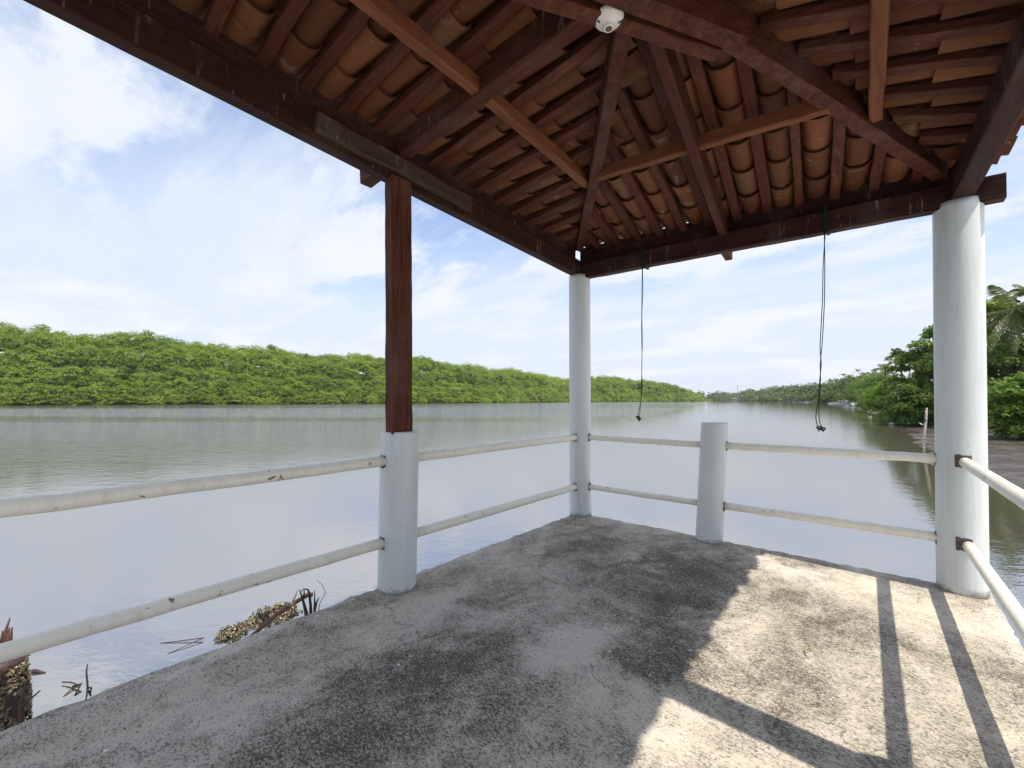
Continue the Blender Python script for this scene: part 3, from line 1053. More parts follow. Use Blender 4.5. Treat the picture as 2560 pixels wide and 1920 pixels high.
leafy_tree('leafy_tree', 39.5, 32.0, 9.4, 3.6, LEAF_DARK, 'dense tree under the coconut palms at the far right edge', n=8320, leaf=0.140, low=0.0, seed=7)
leafy_tree('mangrove_bush', 26.9, 22.3, 3.55, 2.3, LEAF_LIGHT, 'bright green mangrove bush leaning over the mud at the right edge', cat='bush', n=11200, leaf=0.109, low=0.0, seed=8)
leafy_tree('mangrove_bush', 33.6, 36.5, 3.3, 2.2, LEAF_DARK, 'low dark bush behind the leaning stake', cat='bush', n=5760, leaf=0.133, low=0.0, seed=9)
leafy_tree('leafy_tree', 79.0, 90.0, 6.4, 5.0, LEAF_LIGHT, 'light green tree above the pale mud beach', n=6720, leaf=0.203, low=0.0, seed=10)
leafy_tree('leafy_tree', 86.8, 100.0, 7.9, 5.8, LEAF_DARK, 'dark tree rising behind the light green tree of the beach', n=6720, leaf=0.234, low=0.05, seed=11)
leafy_tree('leafy_tree', 106.0, 125.0, 9.4, 7.0, LEAF_LIGHT, 'yellowish green tree in the middle of the right bank', n=6720, leaf=0.265, low=0.0, seed=12)
leafy_tree('leafy_tree', 132.4, 160.0, 10.4, 8.5, LEAF_DARK, 'broad dark tree beyond the yellowish tree of the right bank', n=6720, leaf=0.312, low=0.0, seed=13)
leafy_tree('leafy_tree', 146.0, 176.0, 11.9, 8.6, LEAF_DARK, 'big spreading tree behind the beached motor boat', n=6720, leaf=0.390, low=0.05, seed=14)
leafy_tree('leafy_tree', 166.0, 201.0, 12.2, 8.7, LEAF_FAR, 'grey green tree behind the long white boat', n=5760, leaf=0.468, low=0.0, seed=15)
leafy_tree('leafy_tree', 193.0, 240.0, 13.4, 9.0, LEAF_FAR, 'tall pale tree furthest along the near bank', n=5120, leaf=0.507, low=0.0, seed=16)
leafy_tree('mangrove_bush', 192.0, 263.0, 6.2, 5.4, LEAF_LIGHT, 'single round bush standing at the water left of the long white boat', cat='bush', n=4160, leaf=0.429, low=0.0, seed=17)
leafy_tree('leafy_tree', 54.0, 54.0, 7.4, 4.5, LEAF_DARK, 'dark tree in the second row behind the rounded green tree', n=6720, leaf=0.218, low=0.0, seed=18)

palm(64.5, 71.0, 9.4, 'coconut palm with a clear open head above the rounded green tree', 2.6, 16, 0.5, 1)
palm(84.0, 97.0, 9.2, 'small coconut palm head left of the clear open one', 3.0, 15, 0.5, 2)
palm(52.0, 45.5, 12.0, 'upright coconut palm tuft right of the large column', 2.6, 16, 0.4, 3)
palm(36.6, 30.6, 8.6, 'coconut palm with long drooping fronds cut by the right edge', 3.6, 20, 0.5, 4, 0.5, 34, True)
palm(53.5, 44.0, 13.0, 'tallest coconut palm at the top of the right edge', 3.0, 16, 0.4, 5)
palm(150.0, 183.0, 11.0, 'slim coconut palm over the long white boat', 3.8, 14, 0.8, 6)
palm(170.0, 213.0, 12.0, 'left one of the twin tall coconut palms of the right bank', 4.2, 14, 0.8, 7)
palm(177.0, 218.0, 12.0, 'right one of the twin tall coconut palms of the right bank', 4.2, 14, 0.8, 8)

# roots in the shade under the near grove
def roots(r_, d_, spread, n, label, seed):
    r = np.random.default_rng(seed)
    mb = MB()
    for i in range(n):
        o = r.normal(0, spread, 2)
        b = G(r_ + o[0], d_ + o[1] * 0.4, WZ + 0.15)
        t_ = b + np.array((r.normal(0, .5), r.normal(0, .5), r.uniform(0.9, 2.0)))
        tube_geo(mb, [b, (b + t_) / 2 + np.array((r.normal(0, .15), r.normal(0, .15), .15)), t_], [0.035, 0.03, 0.025], 4, False)
    tag(mb.build('mangrove_roots', DARKROOT), label, 'mangrove roots', kind='stuff')


roots(40.3, 40.6, 1.1, 130, 'dark stilt roots under the near grove left of the large column', 41)

# ------------------------------------------------------------------ pavilion
PAV = empty('pavilion', (0, 0, 0))
tag(PAV, 'open waterside pavilion with clay tile roof on dark timbers and pale round columns', 'pavilion')
WX, LY = 2.772, 2.262
APEX = np.array((1.644, -2.255, 2.95))


def column(name, base, top, r0, parent, k=48):
    mb = MB()
    prof = [(r0 * 1.012, -0.0), (r0, 0.02), (r0 * 0.997, 0.3), (r0 * 1.003, 0.6), (r0, 0.985), (r0 * 0.97, 1.0)]
    lathe_geo(mb, prof, base, top, k)
    return mb.build(name, COLPAINT, parent, smooth=False)


def shade_auto(o):
    me = o.data
    me.polygons.foreach_set('use_smooth', [len(p.vertices) == 4 for p in me.polygons])
    return o


def socket(cx, cy, z, az, r0, parent, w=0.052, h=0.074):
    """recess cut into a post where a rail enters: a grimy curved patch with a chipped border"""
    mb = MB()
    a0 = w / 2 / r0
    n = 8
    V, Fc = [], []
    r = np.random.default_rng(int(abs(cx * 100 + cy * 37 + z * 11)))
    for i in range(n + 1):
        a = az - a0 + 2 * a0 * i / n
        for zz_ in (z - h / 2 + r.normal(0, .003), z + h / 2 + r.normal(0, .003)):
            for rr in (r0 - 0.01, r0 + 0.0025):
                V.append((cx + rr * math.cos(a), cy + rr * math.sin(a), zz_))
    for i in range(n):
        b, c = i * 4, (i + 1) * 4
        Fc += [(b + 1, c + 1, c + 3, b + 3), (b, b + 2, c + 2, c), (b, c, c + 1, b + 1), (b + 2, b + 3, c + 3, c + 2)]
    Fc += [(0, 1, 3, 2), (n * 4, n * 4 + 2, n * 4 + 3, n * 4 + 1)]
    mb.add(V, Fc)
    return mb.build('socket', HOLESHADE, parent)


PI = math.pi
CR = 0.112
c_far = shade_auto(column('column', (0.0, 0.0, 0), (0.004, 0.004, 2.515), CR, PAV))
c_right = shade_auto(column('column', (2.775, 0.0, 0), (2.825, 0.035, 2.47), 0.118, PAV))
c_nl = shade_auto(column('column', (0.0, -4.53, 0), (0.0, -4.53, 2.74), CR, PAV))
c_nr = shade_auto(column('column', (2.93, -4.53, 0), (2.95, -4.53, 2.5), CR, PAV))
pl = shade_auto(column('pedestal', (0.003, -2.262, 0), (0.012, -2.255, 0.998), 0.122, PAV))
pr = shade_auto(column('pedestal', (2.885, -2.13, 0), (2.885, -2.13, 1.0), 0.115, PAV))
ZU, ZL = 0.812, 0.3054
for z in (ZU, ZL):
    socket(0, 0, z, -PI / 2, CR, c_far)
    socket(0, 0, z, 0, CR, c_far)
    q = (2.775 + 0.05 * z / 2.47, 0.035 * z / 2.47)
    socket(*q, z, PI, 0.118, c_right)
    socket(*q, z + 0.006, -PI / 2, 0.118, c_right, 0.074, 0.078)
    socket(0.008, -2.259, z, -PI / 2, 0.122, pl)
    socket(0.008, -2.259, z, PI / 2, 0.122, pl)

# wooden posts rising from the pedestals
mb = MB()
beam_geo(mb, (0.006, -2.284, 0.985), (-0.012, -2.298, 2.64), 0.157, 0.080, 0.006, 16, 0.002, (0, 1, 0))
mb.build('wooden_post', WOOD['z'], PAV)
mb = MB()
beam_geo(mb, (2.92, -2.13, 0.96), (2.93, -2.13, 2.52), 0.165, 0.085, 0.006, 16, 0.002, (0, 1, 0))
mb.build('wooden_post', WOOD['z'], PAV)

# wall plates
def ZPL(y): return 2.505 - 0.0525 * y


beam('plate_beam', (-0.008, 0.03, ZPL(0.0)), (-0.008, -4.95, ZPL(-4.95)), 0.085, 0.165, PLATEWOOD['y'], PAV, seg=30)
beam('plate_beam', (-0.06 + 0.12, 0.0, 2.478), (3.025, 0.0, 2.425), 0.09, 0.155, PLATEWOOD['x'], PAV, seg=24)
beam('plate_beam', (2.838, -0.065, 2.472), (2.985, -4.95, 2.50), 0.10, 0.155, PLATEWOOD['y'], PAV, seg=30)
beam('plate_beam', (-0.3, -4.53, 2.745), (3.2, -4.53, 2.50), 0.085, 0.165, PLATEWOOD['x'], PAV, seg=20)
# packing strip between front plate and rafters
beam('packing_strip', (0.0, 0.05, 2.632), (2.95, 0.05, 2.578), 0.05, 0.19, PLATEWOOD['x'], PAV, seg=14)
beam('packing_strip', (-0.035, -0.05, 2.672), (-0.035, -4.6, 2.91), 0.045, 0.16, PLATEWOOD['y'], PAV, seg=14)
beam('packing_strip', (2.87, -0.1, 2.628), (3.01, -4.6, 2.655), 0.05, 0.11, PLATEWOOD['y'], PAV, seg=14)
# splice plank nailed inside the left plate over the post
tag(beam('splice_plank', (0.058, -2.86, ZPL(-2.86) + 0.035), (0.058, -1.67, ZPL(-1.67) + 0.04), 0.042, 0.112, GREYWOOD, PAV, seg=12, jit=0.0025), 'weathered grey splice plank streaked with droppings')

# hips and principal rafters (bottom faces given)
A = APEX
NL, NR = np.array((0.0, -4.53, 2.88)), np.array((2.94, -4.53, 2.68))


def ext(P, t):          # carry a member on past its bearing as a tail
    P = np.asarray(P, float)
    return P + (P - A) * t


HW, HH = 0.08, 0.23
beam('hip_rafter', (0.03, -0.04, 2.772), A + (A - np.array((0, 0, 2.772))) * 0.02, HW, HH, WOOD['d'], PAV, seg=20)
beam('hip_rafter', (2.74, -0.05, 2.632), A + np.array((0.06, 0.09, -0.012)), HW, HH + 0.02, WOOD['d'], PAV, seg=20)
beam('hip_rafter', NL, A, HW, HH, WOOD['d'], PAV, seg=20)
beam('hip_rafter', NR, A, HW, HH, WOOD['d'], PAV, seg=20)
beam('principal_rafter', ext((0.0, -2.262, 2.80), 0.255), A - np.array((0.02, 0, 0)), 0.092, 0.24, WOOD['x'], PAV, seg=22)
beam('principal_rafter', ext((1.432, 0.0, 2.575), 0.12), A + np.array((0, 0.03, 0.0)), 0.06, 0.19, WOOD['y'], PAV, seg=22)
beam('principal_rafter', ext((2.85, -2.2, 2.66), 0.1), A + np.array((0.05, 0, 0)), 0.085, 0.14, WOOD['x'], PAV, seg=18)
beam('principal_rafter', ext((1.45, -4.53, 2.76), 0.1), A - np.array((0, 0.05, 0)), 0.085, 0.14, WOOD['y'], PAV, seg=18)
beam('rafter_tail', (1.402, 0.06, 2.50), (1.395, 0.30, 2.468), 0.06, 0.12, WOOD['y'], PAV, seg=3)
# two clamping planks either side of the apex
du = unit((0.52, 0.855, 0))
beam('clamp_plank', np.array((1.845, -1.775, 2.838)) - du * 0.0, np.array((1.845, -1.775, 2.845)) - du * 1.75, 0.07, 0.11, LIGHTWOOD['d'], PAV, seg=14)
beam('clamp_plank', np.array((1.965, -1.815, 2.80)) - du * 0.0, np.array((1.965, -1.815, 2.86)) - du * 1.7, 0.085, 0.14, WOOD['d'], PAV, seg=14)
# purlins
beam('purlin', (0.698, -1.02, 2.868), (0.747, -2.22, 2.885), 0.062, 0.085, PURLINWOOD['y'], PAV)
beam('purlin', (0.748, -2.26, 2.885), (0.765, -3.4, 2.88), 0.062, 0.085, PURLINWOOD['y'], PAV)
beam('purlin', (0.86, -1.135, 2.826), (1.50, -1.10, 2.805), 0.055, 0.085, PURLINWOOD['x'], PAV)
beam('purlin', (1.56, -1.10, 2.803), (2.235, -1.065, 2.775), 0.058, 0.085, PURLINWOOD['x'], PAV)
beam('purlin', (2.425, -0.80, 2.765), (2.455, -2.15, 2.775), 0.062, 0.085, PURLINWOOD['y'], PAV)
beam('purlin', (2.455, -2.26, 2.775), (2.47, -3.6, 2.78), 0.062, 0.085, PURLINWOOD['y'], PAV)
beam('purlin', (0.85, -3.45, 2.84), (2.42, -3.45, 2.79), 0.06, 0.06, PURLINWOOD['x'], PAV)


# roof slopes: light rafters carrying channel tiles with cover tiles over them
def arc_tile(mb, c0, c1, a, n, r0, r1, sgn, th=0.012, half=1.35, k=9, m_=3):
    """barrel tile from c0 (lower end) to c1 (upper end); sgn -1 hangs down, +1 arches up"""
    V, Fc = [], []
    for i in range(m_ + 1):
        t = i / m_
        c = c0 + (c1 - c0) * t
        R = r0 + (r1 - r0) * t
        for rr in (R, R - th):
            for j in range(k + 1):
                an = -half + 2 * half * j / k
                V.append(c + a * rr * math.sin(an) + n * sgn * rr * math.cos(an))
    K = k + 1
    for i in range(m_):
        for j in range(k):
            b, q = i * 2 * K, (i + 1) * 2 * K
            Fc.append((b + j, b + j + 1, q + j + 1, q + j))
            Fc.append((b + K + j, q + K + j, q + K + j + 1, b + K + j + 1))
        b, q = i * 2 * K, (i + 1) * 2 * K
        Fc.append((b, q, q + K, b + K))
        Fc.append((b + k, b + K + k, q + K + k, q + k))
    for b, fl in ((0, 0), (m_ * 2 * K, 1)):
        for j in range(k):
            f = (b + j, b + K + j, b + K + j + 1, b + j + 1)
            Fc.append(f[::-1] if fl else f)
    mb.add(V, Fc)


def slope(E1, E2, Mp, over, spacing, axis, seed, t0=0.0):
    r = np.random.default_rng(seed)
    E1, E2, Mp = (np.asarray(x, float) for x in (E1, E2, Mp))
    Ap = A + np.array((0, 0, 0.175))
    g = Ap - Mp
    gl = np.linalg.norm(g)
    u = g / gl
    e = E2 - E1
    el = np.linalg.norm(e)
    n = np.cross(e / el, u)
    n = unit(n if n[2] > 0 else -n)
    a = np.cross(u, n)
    tm = float((Mp - E1) @ e / el ** 2)
    N = int(round(el / spacing))

    def reach(t):
        return gl * max(0.0, min(1.0, t / tm if t < tm else (1 - t) / (1 - tm)))

    tiles = MB()
    for i in range(N + 1):
        t = (i + t0) / N
        if t > 1: break
        S0 = E1 + e * t
        L = reach(t)
        if L > 0.16:
            P = S0 - u * (over * 0.5)
            Q = S0 + u * (L - 0.03)
            sk = a * r.normal(0, 0.008)
            o = MB()
            beam_geo(o, P, Q + sk, 0.062 + r.normal(0, .004), 0.045, 0.004, 10, 0.0025, a, seed=i)
            rf = o.build('rafter', LIGHTWOOD[axis], PAV)
        # cover tiles sit over the rafter line
        s = -over + r.uniform(-0.02, 0.02)
        while s < L + 0.05:
            c0 = S0 + u * s + n * (0.072 + r.normal(0, .004))
            c1 = S0 + u * (s + 0.40) + n * (0.058 + r.normal(0, .004))
            j = a * r.normal(0, 0.006)
            arc_tile(tiles, c0 + j, c1 + j * 0.3, a, n, 0.098, 0.080, 1)
            s += 0.31
        # channel tiles between this rafter and the next
        t2 = (i + 0.5 + t0) / N
        if t2 > 1: continue
        S1 = E1 + e * t2
        L2 = reach(t2)
        s = -over + 0.015 + r.uniform(-0.025, 0.025)
        while s < L2 + 0.04:
            j = a * r.normal(0, 0.005)
            c0 = S1 + u * s + n * (0.132 + r.normal(0, .003))
            c1 = S1 + u * (s + 0.41) + n * (0.106 + r.normal(0, .003))
            arc_tile(tiles, c0 + j, c1 - j * 0.5, a, n, 0.084, 0.097, -1)
            s += 0.31
    return tiles.build('roof_tiles', TILE, PAV, smooth=False)


EC = np.array((0.0, 0.0, 2.78))
ER_ = np.array((2.85, 0.0, 2.665))
ENL = np.array((0.0, -4.53, 3.03))
ENR = np.array((2.97, -4.53, 2.725))
sl = [slope(EC, ER_, (1.42, 0, 2.70), 0.16, 0.222, 'y', 11),
      slope(ENL, EC, (0, -2.262, 2.918), 0.18, 0.226, 'x', 12, 0.25),
      slope(ER_, ENR, (2.91, -2.2, 2.70), 0.165, 0.226, 'x', 13),
      slope(ENR, ENL, (1.45, -4.53, 2.83), 0.16, 0.23, 'y', 14)]
for o in sl:
    me = o.data
    me.polygons.foreach_set('use_smooth', [True] * len(me.polygons))
    bm_mod = o.modifiers.new('edges', 'EDGE_SPLIT')
    bm_mod.split_angle = math.radians(50)
# ridge tiles along the hips
rt_ = MB()
for P in (EC, ER_, ENL, ENR):
    g = A + np.array((0, 0, 0.19)) - P
    u_ = unit(g)
    a_ = unit(np.cross(u_, (0, 0, 1)))
    n_ = np.cross(a_, u_)
    L = np.linalg.norm(g)
    s = -0.12
    while s < L:
        arc_tile(rt_, P + u_ * s + n_ * 0.115, P + u_ * (s + .42) + n_ * 0.1, a_, n_, 0.125, 0.11, 1, half=1.3)
        s += 0.33
rt_.build('hip_tiles', TILE, PAV, smooth=True)

# ------------------------------------------------------------------ railings
def rail(P, Q, parent, r0=0.0325, seed=0):
    r = np.random.default_rng(seed)
    P, Q = np.asarray(P, float), np.asarray(Q, float)
    n = 16
    pts = [P + (Q - P) * i / n + np.array((0, 0, r.normal(0, 0.0012))) for i in range(n + 1)]
    mb = MB()
    tube_geo(mb, pts, r0, 24)
    return shade_auto(mb.build('rail', RAILPAINT, parent))


LR = empty('railing', (0, -2.2, 0))
tag(LR, 'cream two rail pipe railing on the left side of the deck over the water', 'railing', 'pipe railings round the deck')
LR.location = (0, 0, 0)
for z in (ZU, ZL):
    rail((0, -0.095, z), (0.005, -2.15, z + 0.002), LR, seed=int(z * 100))
    rail((0.008, -2.37, z + 0.002), (0.0, -4.44, z), LR, seed=int(z * 100) + 1)
FR = empty('railing', (0, 0, 0))
tag(FR, 'cream pipe railing along the front edge with a short pale post in its middle', 'railing', 'pipe railings round the deck')
sp_ = shade_auto(column('post', (1.268, 0.0, 0), (1.322, 0.035, 1.003), 0.108, FR))
for z in (ZU, ZL):
    k = z / 1.003
    rail((0.095, 0, z), (1.268 + 0.054 * k - 0.1, 0.012, z - 0.004), FR, 0.0275, int(z * 100) + 2)
    rail((1.268 + 0.054 * k + 0.09, 0.02, z + 0.002), (2.69, 0.005, z + 0.004), FR, 0.0305, int(z * 100) + 3)
    socket(1.268 + 0.054 * k, 0.035 * k, z, 0, 0.108, sp_)
RR = empty('railing', (0, 0, 0))
tag(RR, 'sunlit cream pipe railing running towards the viewer on the right side', 'railing', 'pipe railings round the deck')
for z in (ZU, ZL):
    rail((2.80, -0.085, z), (2.83, -2.06, z), RR, 0.0305, int(z * 100) + 4)
    rail((2.835, -2.2, z), (2.92, -4.44, z), RR, 0.0305, int(z * 100) + 5)

# ------------------------------------------------------------------ lamp holder under the apex
PORC = mat_plain('white_porcelain', (0.72, 0.70, 0.65), 0.3, 0.5, 0.08, 6)
GREYBOX = mat_plain('dark_grey_box', (0.07, 0.075, 0.085), 0.6, 0.4, 0.3, 20)
BRASS = mat_plain('tarnished_brass', (0.25, 0.19, 0.10), 0.4, 0.5, 0.4, 40, 0.8)
LH = empty('lamp_holder', (1.545, -2.285, 2.905))
tag(LH, 'white porcelain lamp holder without a bulb under the roof peak', 'lamp')
mb = MB()
lathe_geo(mb, [(0.055, 0), (0.058, 0.1), (0.058, 0.9), (0.05, 1)], (0, 0, -0.045), (0, 0, 0.03), 8)
mb.build('mount_box', GREYBOX, LH)
mb = MB()
lathe_geo(mb, [(0.0205, 0.0), (0.0215, 0.03), (0.0215, 0.30), (0.026, 0.38), (0.046, 0.52), (0.0585, 0.68), (0.0635, 0.82), (0.0645, 0.92), (0.064, 1.0)], (0, 0, -0.098), (0, 0, -0.045), 48)
pb = shade_auto(mb.build('base', PORC, LH))
mb = MB()
lathe_geo(mb, [(0.0145, 0), (0.0150, 1)], (0, 0, -0.0995), (0, 0, -0.0975), 24)
mb.build('socket', BRASS, pb)
for az in (0.6, 2.2, 4.0):
    mb = MB()
    u_ = np.array((math.cos(az), math.sin(az), 0))
    tube_geo(mb, [u_ * 0.040 + np.array((0, 0, -0.0745)), u_ * 0.052 + np.array((0, 0, -0.0665))], 0.0042, 6)
    mb.build('screw_slot', GREYBOX, pb)

# ------------------------------------------------------------------ ropes hanging from the front beam
ROPE = mat_plain('dark_green_cord', (0.012, 0.035, 0.032), 0.8, 0.2, 0.5, 90)


def rope(path, path2, wrapx, label, seed):
    r = np.random.default_rng(seed)
    root = empty('hanging_rope', path[0])
    tag(root, label, 'rope')
    base = np.array(path[0])

    def smooth(p, n=50):
        p = np.array(p, float)
        tt = np.linspace(0, len(p) - 1, n)
        out = np.stack([np.interp(tt, range(len(p)), p[:, c]) for c in range(3)], 1)
        for c in range(3):
            out[1:-1, c] = np.convolve(out[:, c], np.ones(3) / 3, 'valid')
        return out
    for q in (path, path2):
        mb = MB()
        tube_geo(mb, smooth(q) - base, 0.0029, 6)
        mb.build('strand', ROPE, root, smooth=True)
        # knot at the end
        e = np.array(q[-1]) - base
        kb = MB()
        pts = [e + 0.011 * np.array((math.cos(t) * (1 + .3 * math.sin(3 * t)), math.sin(2 * t), math.sin(t))) for t in np.linspace(0, 6.2, 16)]
        tube_geo(kb, pts, 0.005, 6)
        for _ in range(3):
            tube_geo(kb, [e, e + np.array((r.normal(0, .014), r.normal(0, .01), -r.uniform(.012, .028)))], [0.003, 0.0015], 4)
        kb.build('knot', ROPE, root, smooth=True)
    wb = MB()
    zt, zb = 2.64, path[0][2] - 0.003
    loop = [(wrapx, -0.053, zb), (wrapx, -0.053, zt), (wrapx, 0.052, zt + .004), (wrapx + .01, 0.052, zb), (wrapx + .008, -0.053, zb - .002)]
    for dx in (0, 0.012):
        tube_geo(wb, np.array(loop) - base + np.array((dx, 0, 0)), 0.0045, 6)
    wb.build('wrap', ROPE, root)
    return root


rope([(0.727, -0.054, 2.458), (0.722, -0.056, 2.25), (0.717, -0.056, 2.05), (0.712, -0.056, 1.85), (0.715, -0.056, 1.62), (0.708, -0.056, 1.4), (0.700, -0.056, 1.22), (0.689, -0.056, 1.10), (0.681, -0.056, 1.015)],
     [(0.733, -0.058, 2.458), (0.731, -0.06, 2.2), (0.718, -0.058, 2.0), (0.722, -0.058, 1.75), (0.710, -0.058, 1.5), (0.716, -0.06, 1.32), (0.694, -0.058, 1.16), (0.672, -0.058, 1.08), (0.665, -0.058, 1.035)],
     0.727, 'shorter dark green cord hanging near the far corner column', 1)
rope([(2.128, -0.054, 2.442), (2.126, -0.056, 2.2), (2.119, -0.056, 1.95), (2.107, -0.056, 1.75), (2.094, -0.056, 1.58), (2.081, -0.056, 1.46), (2.082, -0.056, 1.33), (2.071, -0.056, 1.2), (2.065, -0.056, 1.13), (2.066, -0.056, 1.07), (2.072, -0.056, 1.02), (2.088, -0.056, 0.985)],
     [(2.135, -0.058, 2.442), (2.116, -0.06, 2.2), (2.107, -0.058, 1.95), (2.094, -0.058, 1.75), (2.082, -0.058, 1.58), (2.090, -0.058, 1.46), (2.074, -0.058, 1.33), (2.064, -0.06, 1.2), (2.052, -0.058, 1.12), (2.046, -0.058, 1.06), (2.053, -0.058, 1.02), (2.064, -0.058, 0.992)],
     2.131, 'longer dark green cord hanging near the large right column', 2)

# ------------------------------------------------------------------ things in the shallows beside the deck
def mat_oyster():
    t = NT('oyster_shells')
    r = t.island()
    n = t.noise(40, 4, 0.7)
    c = t.ramp(r, [(0.0, (0.035, 0.028, 0.018)), (0.45, (0.13, 0.10, 0.05)), (0.7, (0.30, 0.24, 0.12)), (1.0, (0.52, 0.47, 0.34))])
    t.set(color=t.mix(t.math('MULTIPLY', n, 0.6), c, (0.06, 0.05, 0.03)), rough=0.5, spec=0.5)
    return t.m


OYS = mat_oyster()
TWIG = mat_plain('wet_dark_wood', (0.055, 0.032, 0.026), 0.55, 0.4, 0.4, 30)
DRIFT = mat_plain('brown_driftwood', (0.16, 0.10, 0.06), 0.75, 0.3, 0.45, 25)
SPLINT = mat_plain('reddish_broken_wood', (0.10, 0.05, 0.038), 0.75, 0.3, 0.4, 30)


def shells(mb, pts, nrm, size, r):
    V = leaf_quads(np.array(pts), np.array(nrm) + r.normal(0, 0.5, (len(pts), 3)), size * r.uniform(0.5, 1.3, len(pts)), r, 0.7)
    for i in range(0, len(V), 4):
        q = V[i:i + 4]
        nn = unit(np.cross(q[2] - q[0], q[3] - q[1])) * 0.008
        c = q.mean(0) + nn
        mb.add(np.vstack([q, c]), [(0, 1, 4), (1, 2, 4), (2, 3, 4), (3, 0, 4), (3, 2, 1, 0)])


def heap(mb, c, rad, n, size, r):
    """lumpy mound of shells"""
    d = r.normal(0, 1, (n, 3))
    d /= np.linalg.norm(d, axis=1)[:, None]
    d[:, 2] = abs(d[:, 2])
    lump = 1 + 0.2 * np.sin(d[:, 0] * 6 + d[:, 1] * 5)
    shells(mb, np.array(c) + d * np.array(rad) * (lump * r.uniform(0.75, 1.05, n))[:, None], d, size, r)


r = np.random.default_rng(9)
OC = empty('oyster_clump', (-2.42, -2.10, WZ))
tag(OC, 'yellow brown oyster clump with a driftwood branch lying across it in the shallow water', 'oyster clump')
cb = MB()
heap(cb, (0.05, 0.0, -0.03), (0.14, 0.22, 0.12), 1000, 0.014, r)
heap(cb, (0.12, 0.12, -0.03), (0.12, 0.14, 0.09), 500, 0.014, r)
heap(cb, (0.06, -0.2, -0.03), (0.07, 0.15, 0.07), 350, 0.013, r)
heap(cb, (0.12, -0.37, -0.03), (0.11, 0.13, 0.10), 650, 0.013, r)
cb.build('shell_heap', OYS, OC)
core = MB()
for c, rd in (((0.05, 0.0, -0.05), (0.125, 0.2, 0.11)), ((0.12, .12, -.05), (.1, .12, .08)), ((0.12, -0.37, -0.05), (0.09, 0.11, 0.085))):
    V, Fc = [], []
    for i in range(7):
        for j in range(14):
            ph, th = i / 6 * PI / 2, j / 14 * 2 * PI
            V.append(np.array(c) + np.array(rd) * np.array((math.cos(ph) * math.cos(th), math.cos(ph) * math.sin(th), math.sin(ph))))
    for i in range(6):
        for j in range(14):
            Fc.append((i * 14 + j, i * 14 + (j + 1) % 14, (i + 1) * 14 + (j + 1) % 14, (i + 1) * 14 + j))
    core.add(V, Fc)
core.build('rock', TWIG, OC, smooth=True)
BR = MB()
tube_geo(BR, [(-2.06, -2.45, -1.0), (-2.06, -2.33, -0.94), (-2.07, -2.176, -0.865), (-2.10, -1.98, -0.82), (-2.115, -1.85, -0.795), (-2.085, -1.82, -0.80)], [0.016, 0.018, 0.02, 0.02, 0.022, 0.024], 9)
tube_geo(BR, [(-2.085, -2.03, -0.83), (-2.13, -1.97, -0.77), (-2.16, -1.94, -0.74)], [0.009, 0.007, 0.004], 6)
b_ = BR.build('driftwood_branch', DRIFT, None, smooth=True)
tag(b_, 'brown driftwood branch resting on the oyster clump beside the dark stakes', 'branch')


def twig(name, paths, label, mat=TWIG, cat='twig', group=None):
    mb = MB()
    for pts, r0, r1 in paths:
        n = len(pts)
        tube_geo(mb, pts, [r0 + (r1 - r0) * i / (n - 1) for i in range(n)], 7)
    o = mb.build(name, mat, None, smooth=True)
    return tag(o, label, cat, group)


twig('root_stake', [([(-1.985, -1.905, -1.05), (-2.005, -1.923, -0.9), (-2.03, -1.945, -0.78), (-2.055, -1.966, -0.69)], 0.024, 0.004), ([(-2.03, -1.94, -0.79), (-2.03, -1.93, -0.73), (-2.035, -1.93, -0.70)], 0.010, 0.004)], 'forked dark root stake at the tip of the driftwood branch, nearest the oyster clump', cat='root stake', group='dark root stakes by the deck edge')
twig('root_stake', [([(-2.02, -1.862, -1.05), (-2.023, -1.866, -0.88), (-2.035, -1.877, -0.75), (-2.045, -1.885, -0.715), (-2.08, -1.91, -0.71), (-2.10, -1.93, -0.735)], 0.017, 0.003)], 'dark root stake with its thin tip bent over, middle of the three by the driftwood', cat='root stake', group='dark root stakes by the deck edge')
twig('root_stake', [([(-2.022, -1.826, -1.05), (-2.022, -1.826, -0.88), (-2.024, -1.828, -0.732)], 0.017, 0.003), ([(-2.035, -1.815, -0.93), (-2.03, -1.80, -0.86), (-2.013, -1.786, -0.815)], 0.012, 0.004)], 'straight pointed dark root stake with a short side spike', cat='root stake', group='dark root stakes by the deck edge')
twig('thin_twig', [([(-1.97, -1.82, -1.02), (-2.045, -1.764, -0.9), (-2.136, -1.658, -0.85), (-2.2, -1.645, -0.82), (-2.246, -1.643, -0.8), (-2.303, -1.673, -0.75)], 0.004, 0.0025)], 'thin curved twig leaning out of the water left of the nearer pedestal')
# piling at the lower left, crusted with oysters, its broken head above
PL = empty('mooring_pile', (-2.205, -3.915, WZ))
tag(PL, 'thick oyster crusted timber pile with a splintered red brown head at the left edge', 'pile')
mb = MB()
pp = []
for i in range(13):
    t = i / 12
    pp.append(np.array((0.0 + 0.01 * math.sin(i), 0, -0.4 + 0.86 * t)))
tube_geo(mb, pp, [0.14 + 0.01 * math.sin(i * 1.9) for i in range(13)], 20)
mb.build('trunk', TWIG, PL, smooth=True)
cb = MB()
n = 2600
az = r.uniform(0, 2 * PI, n)
zz_ = r.uniform(-0.12, 0.42, n)
rad = 0.150 + 0.018 * np.sin(az * 5 + zz_ * 9)
pts = np.stack([rad * np.cos(az), rad * np.sin(az), zz_], 1)
nr = np.stack([np.cos(az), np.sin(az), 0.5 + 0 * az], 1)
shells(cb, pts, nr, 0.018, r)
cb.build('shell_crust', OYS, PL)
mb = MB()
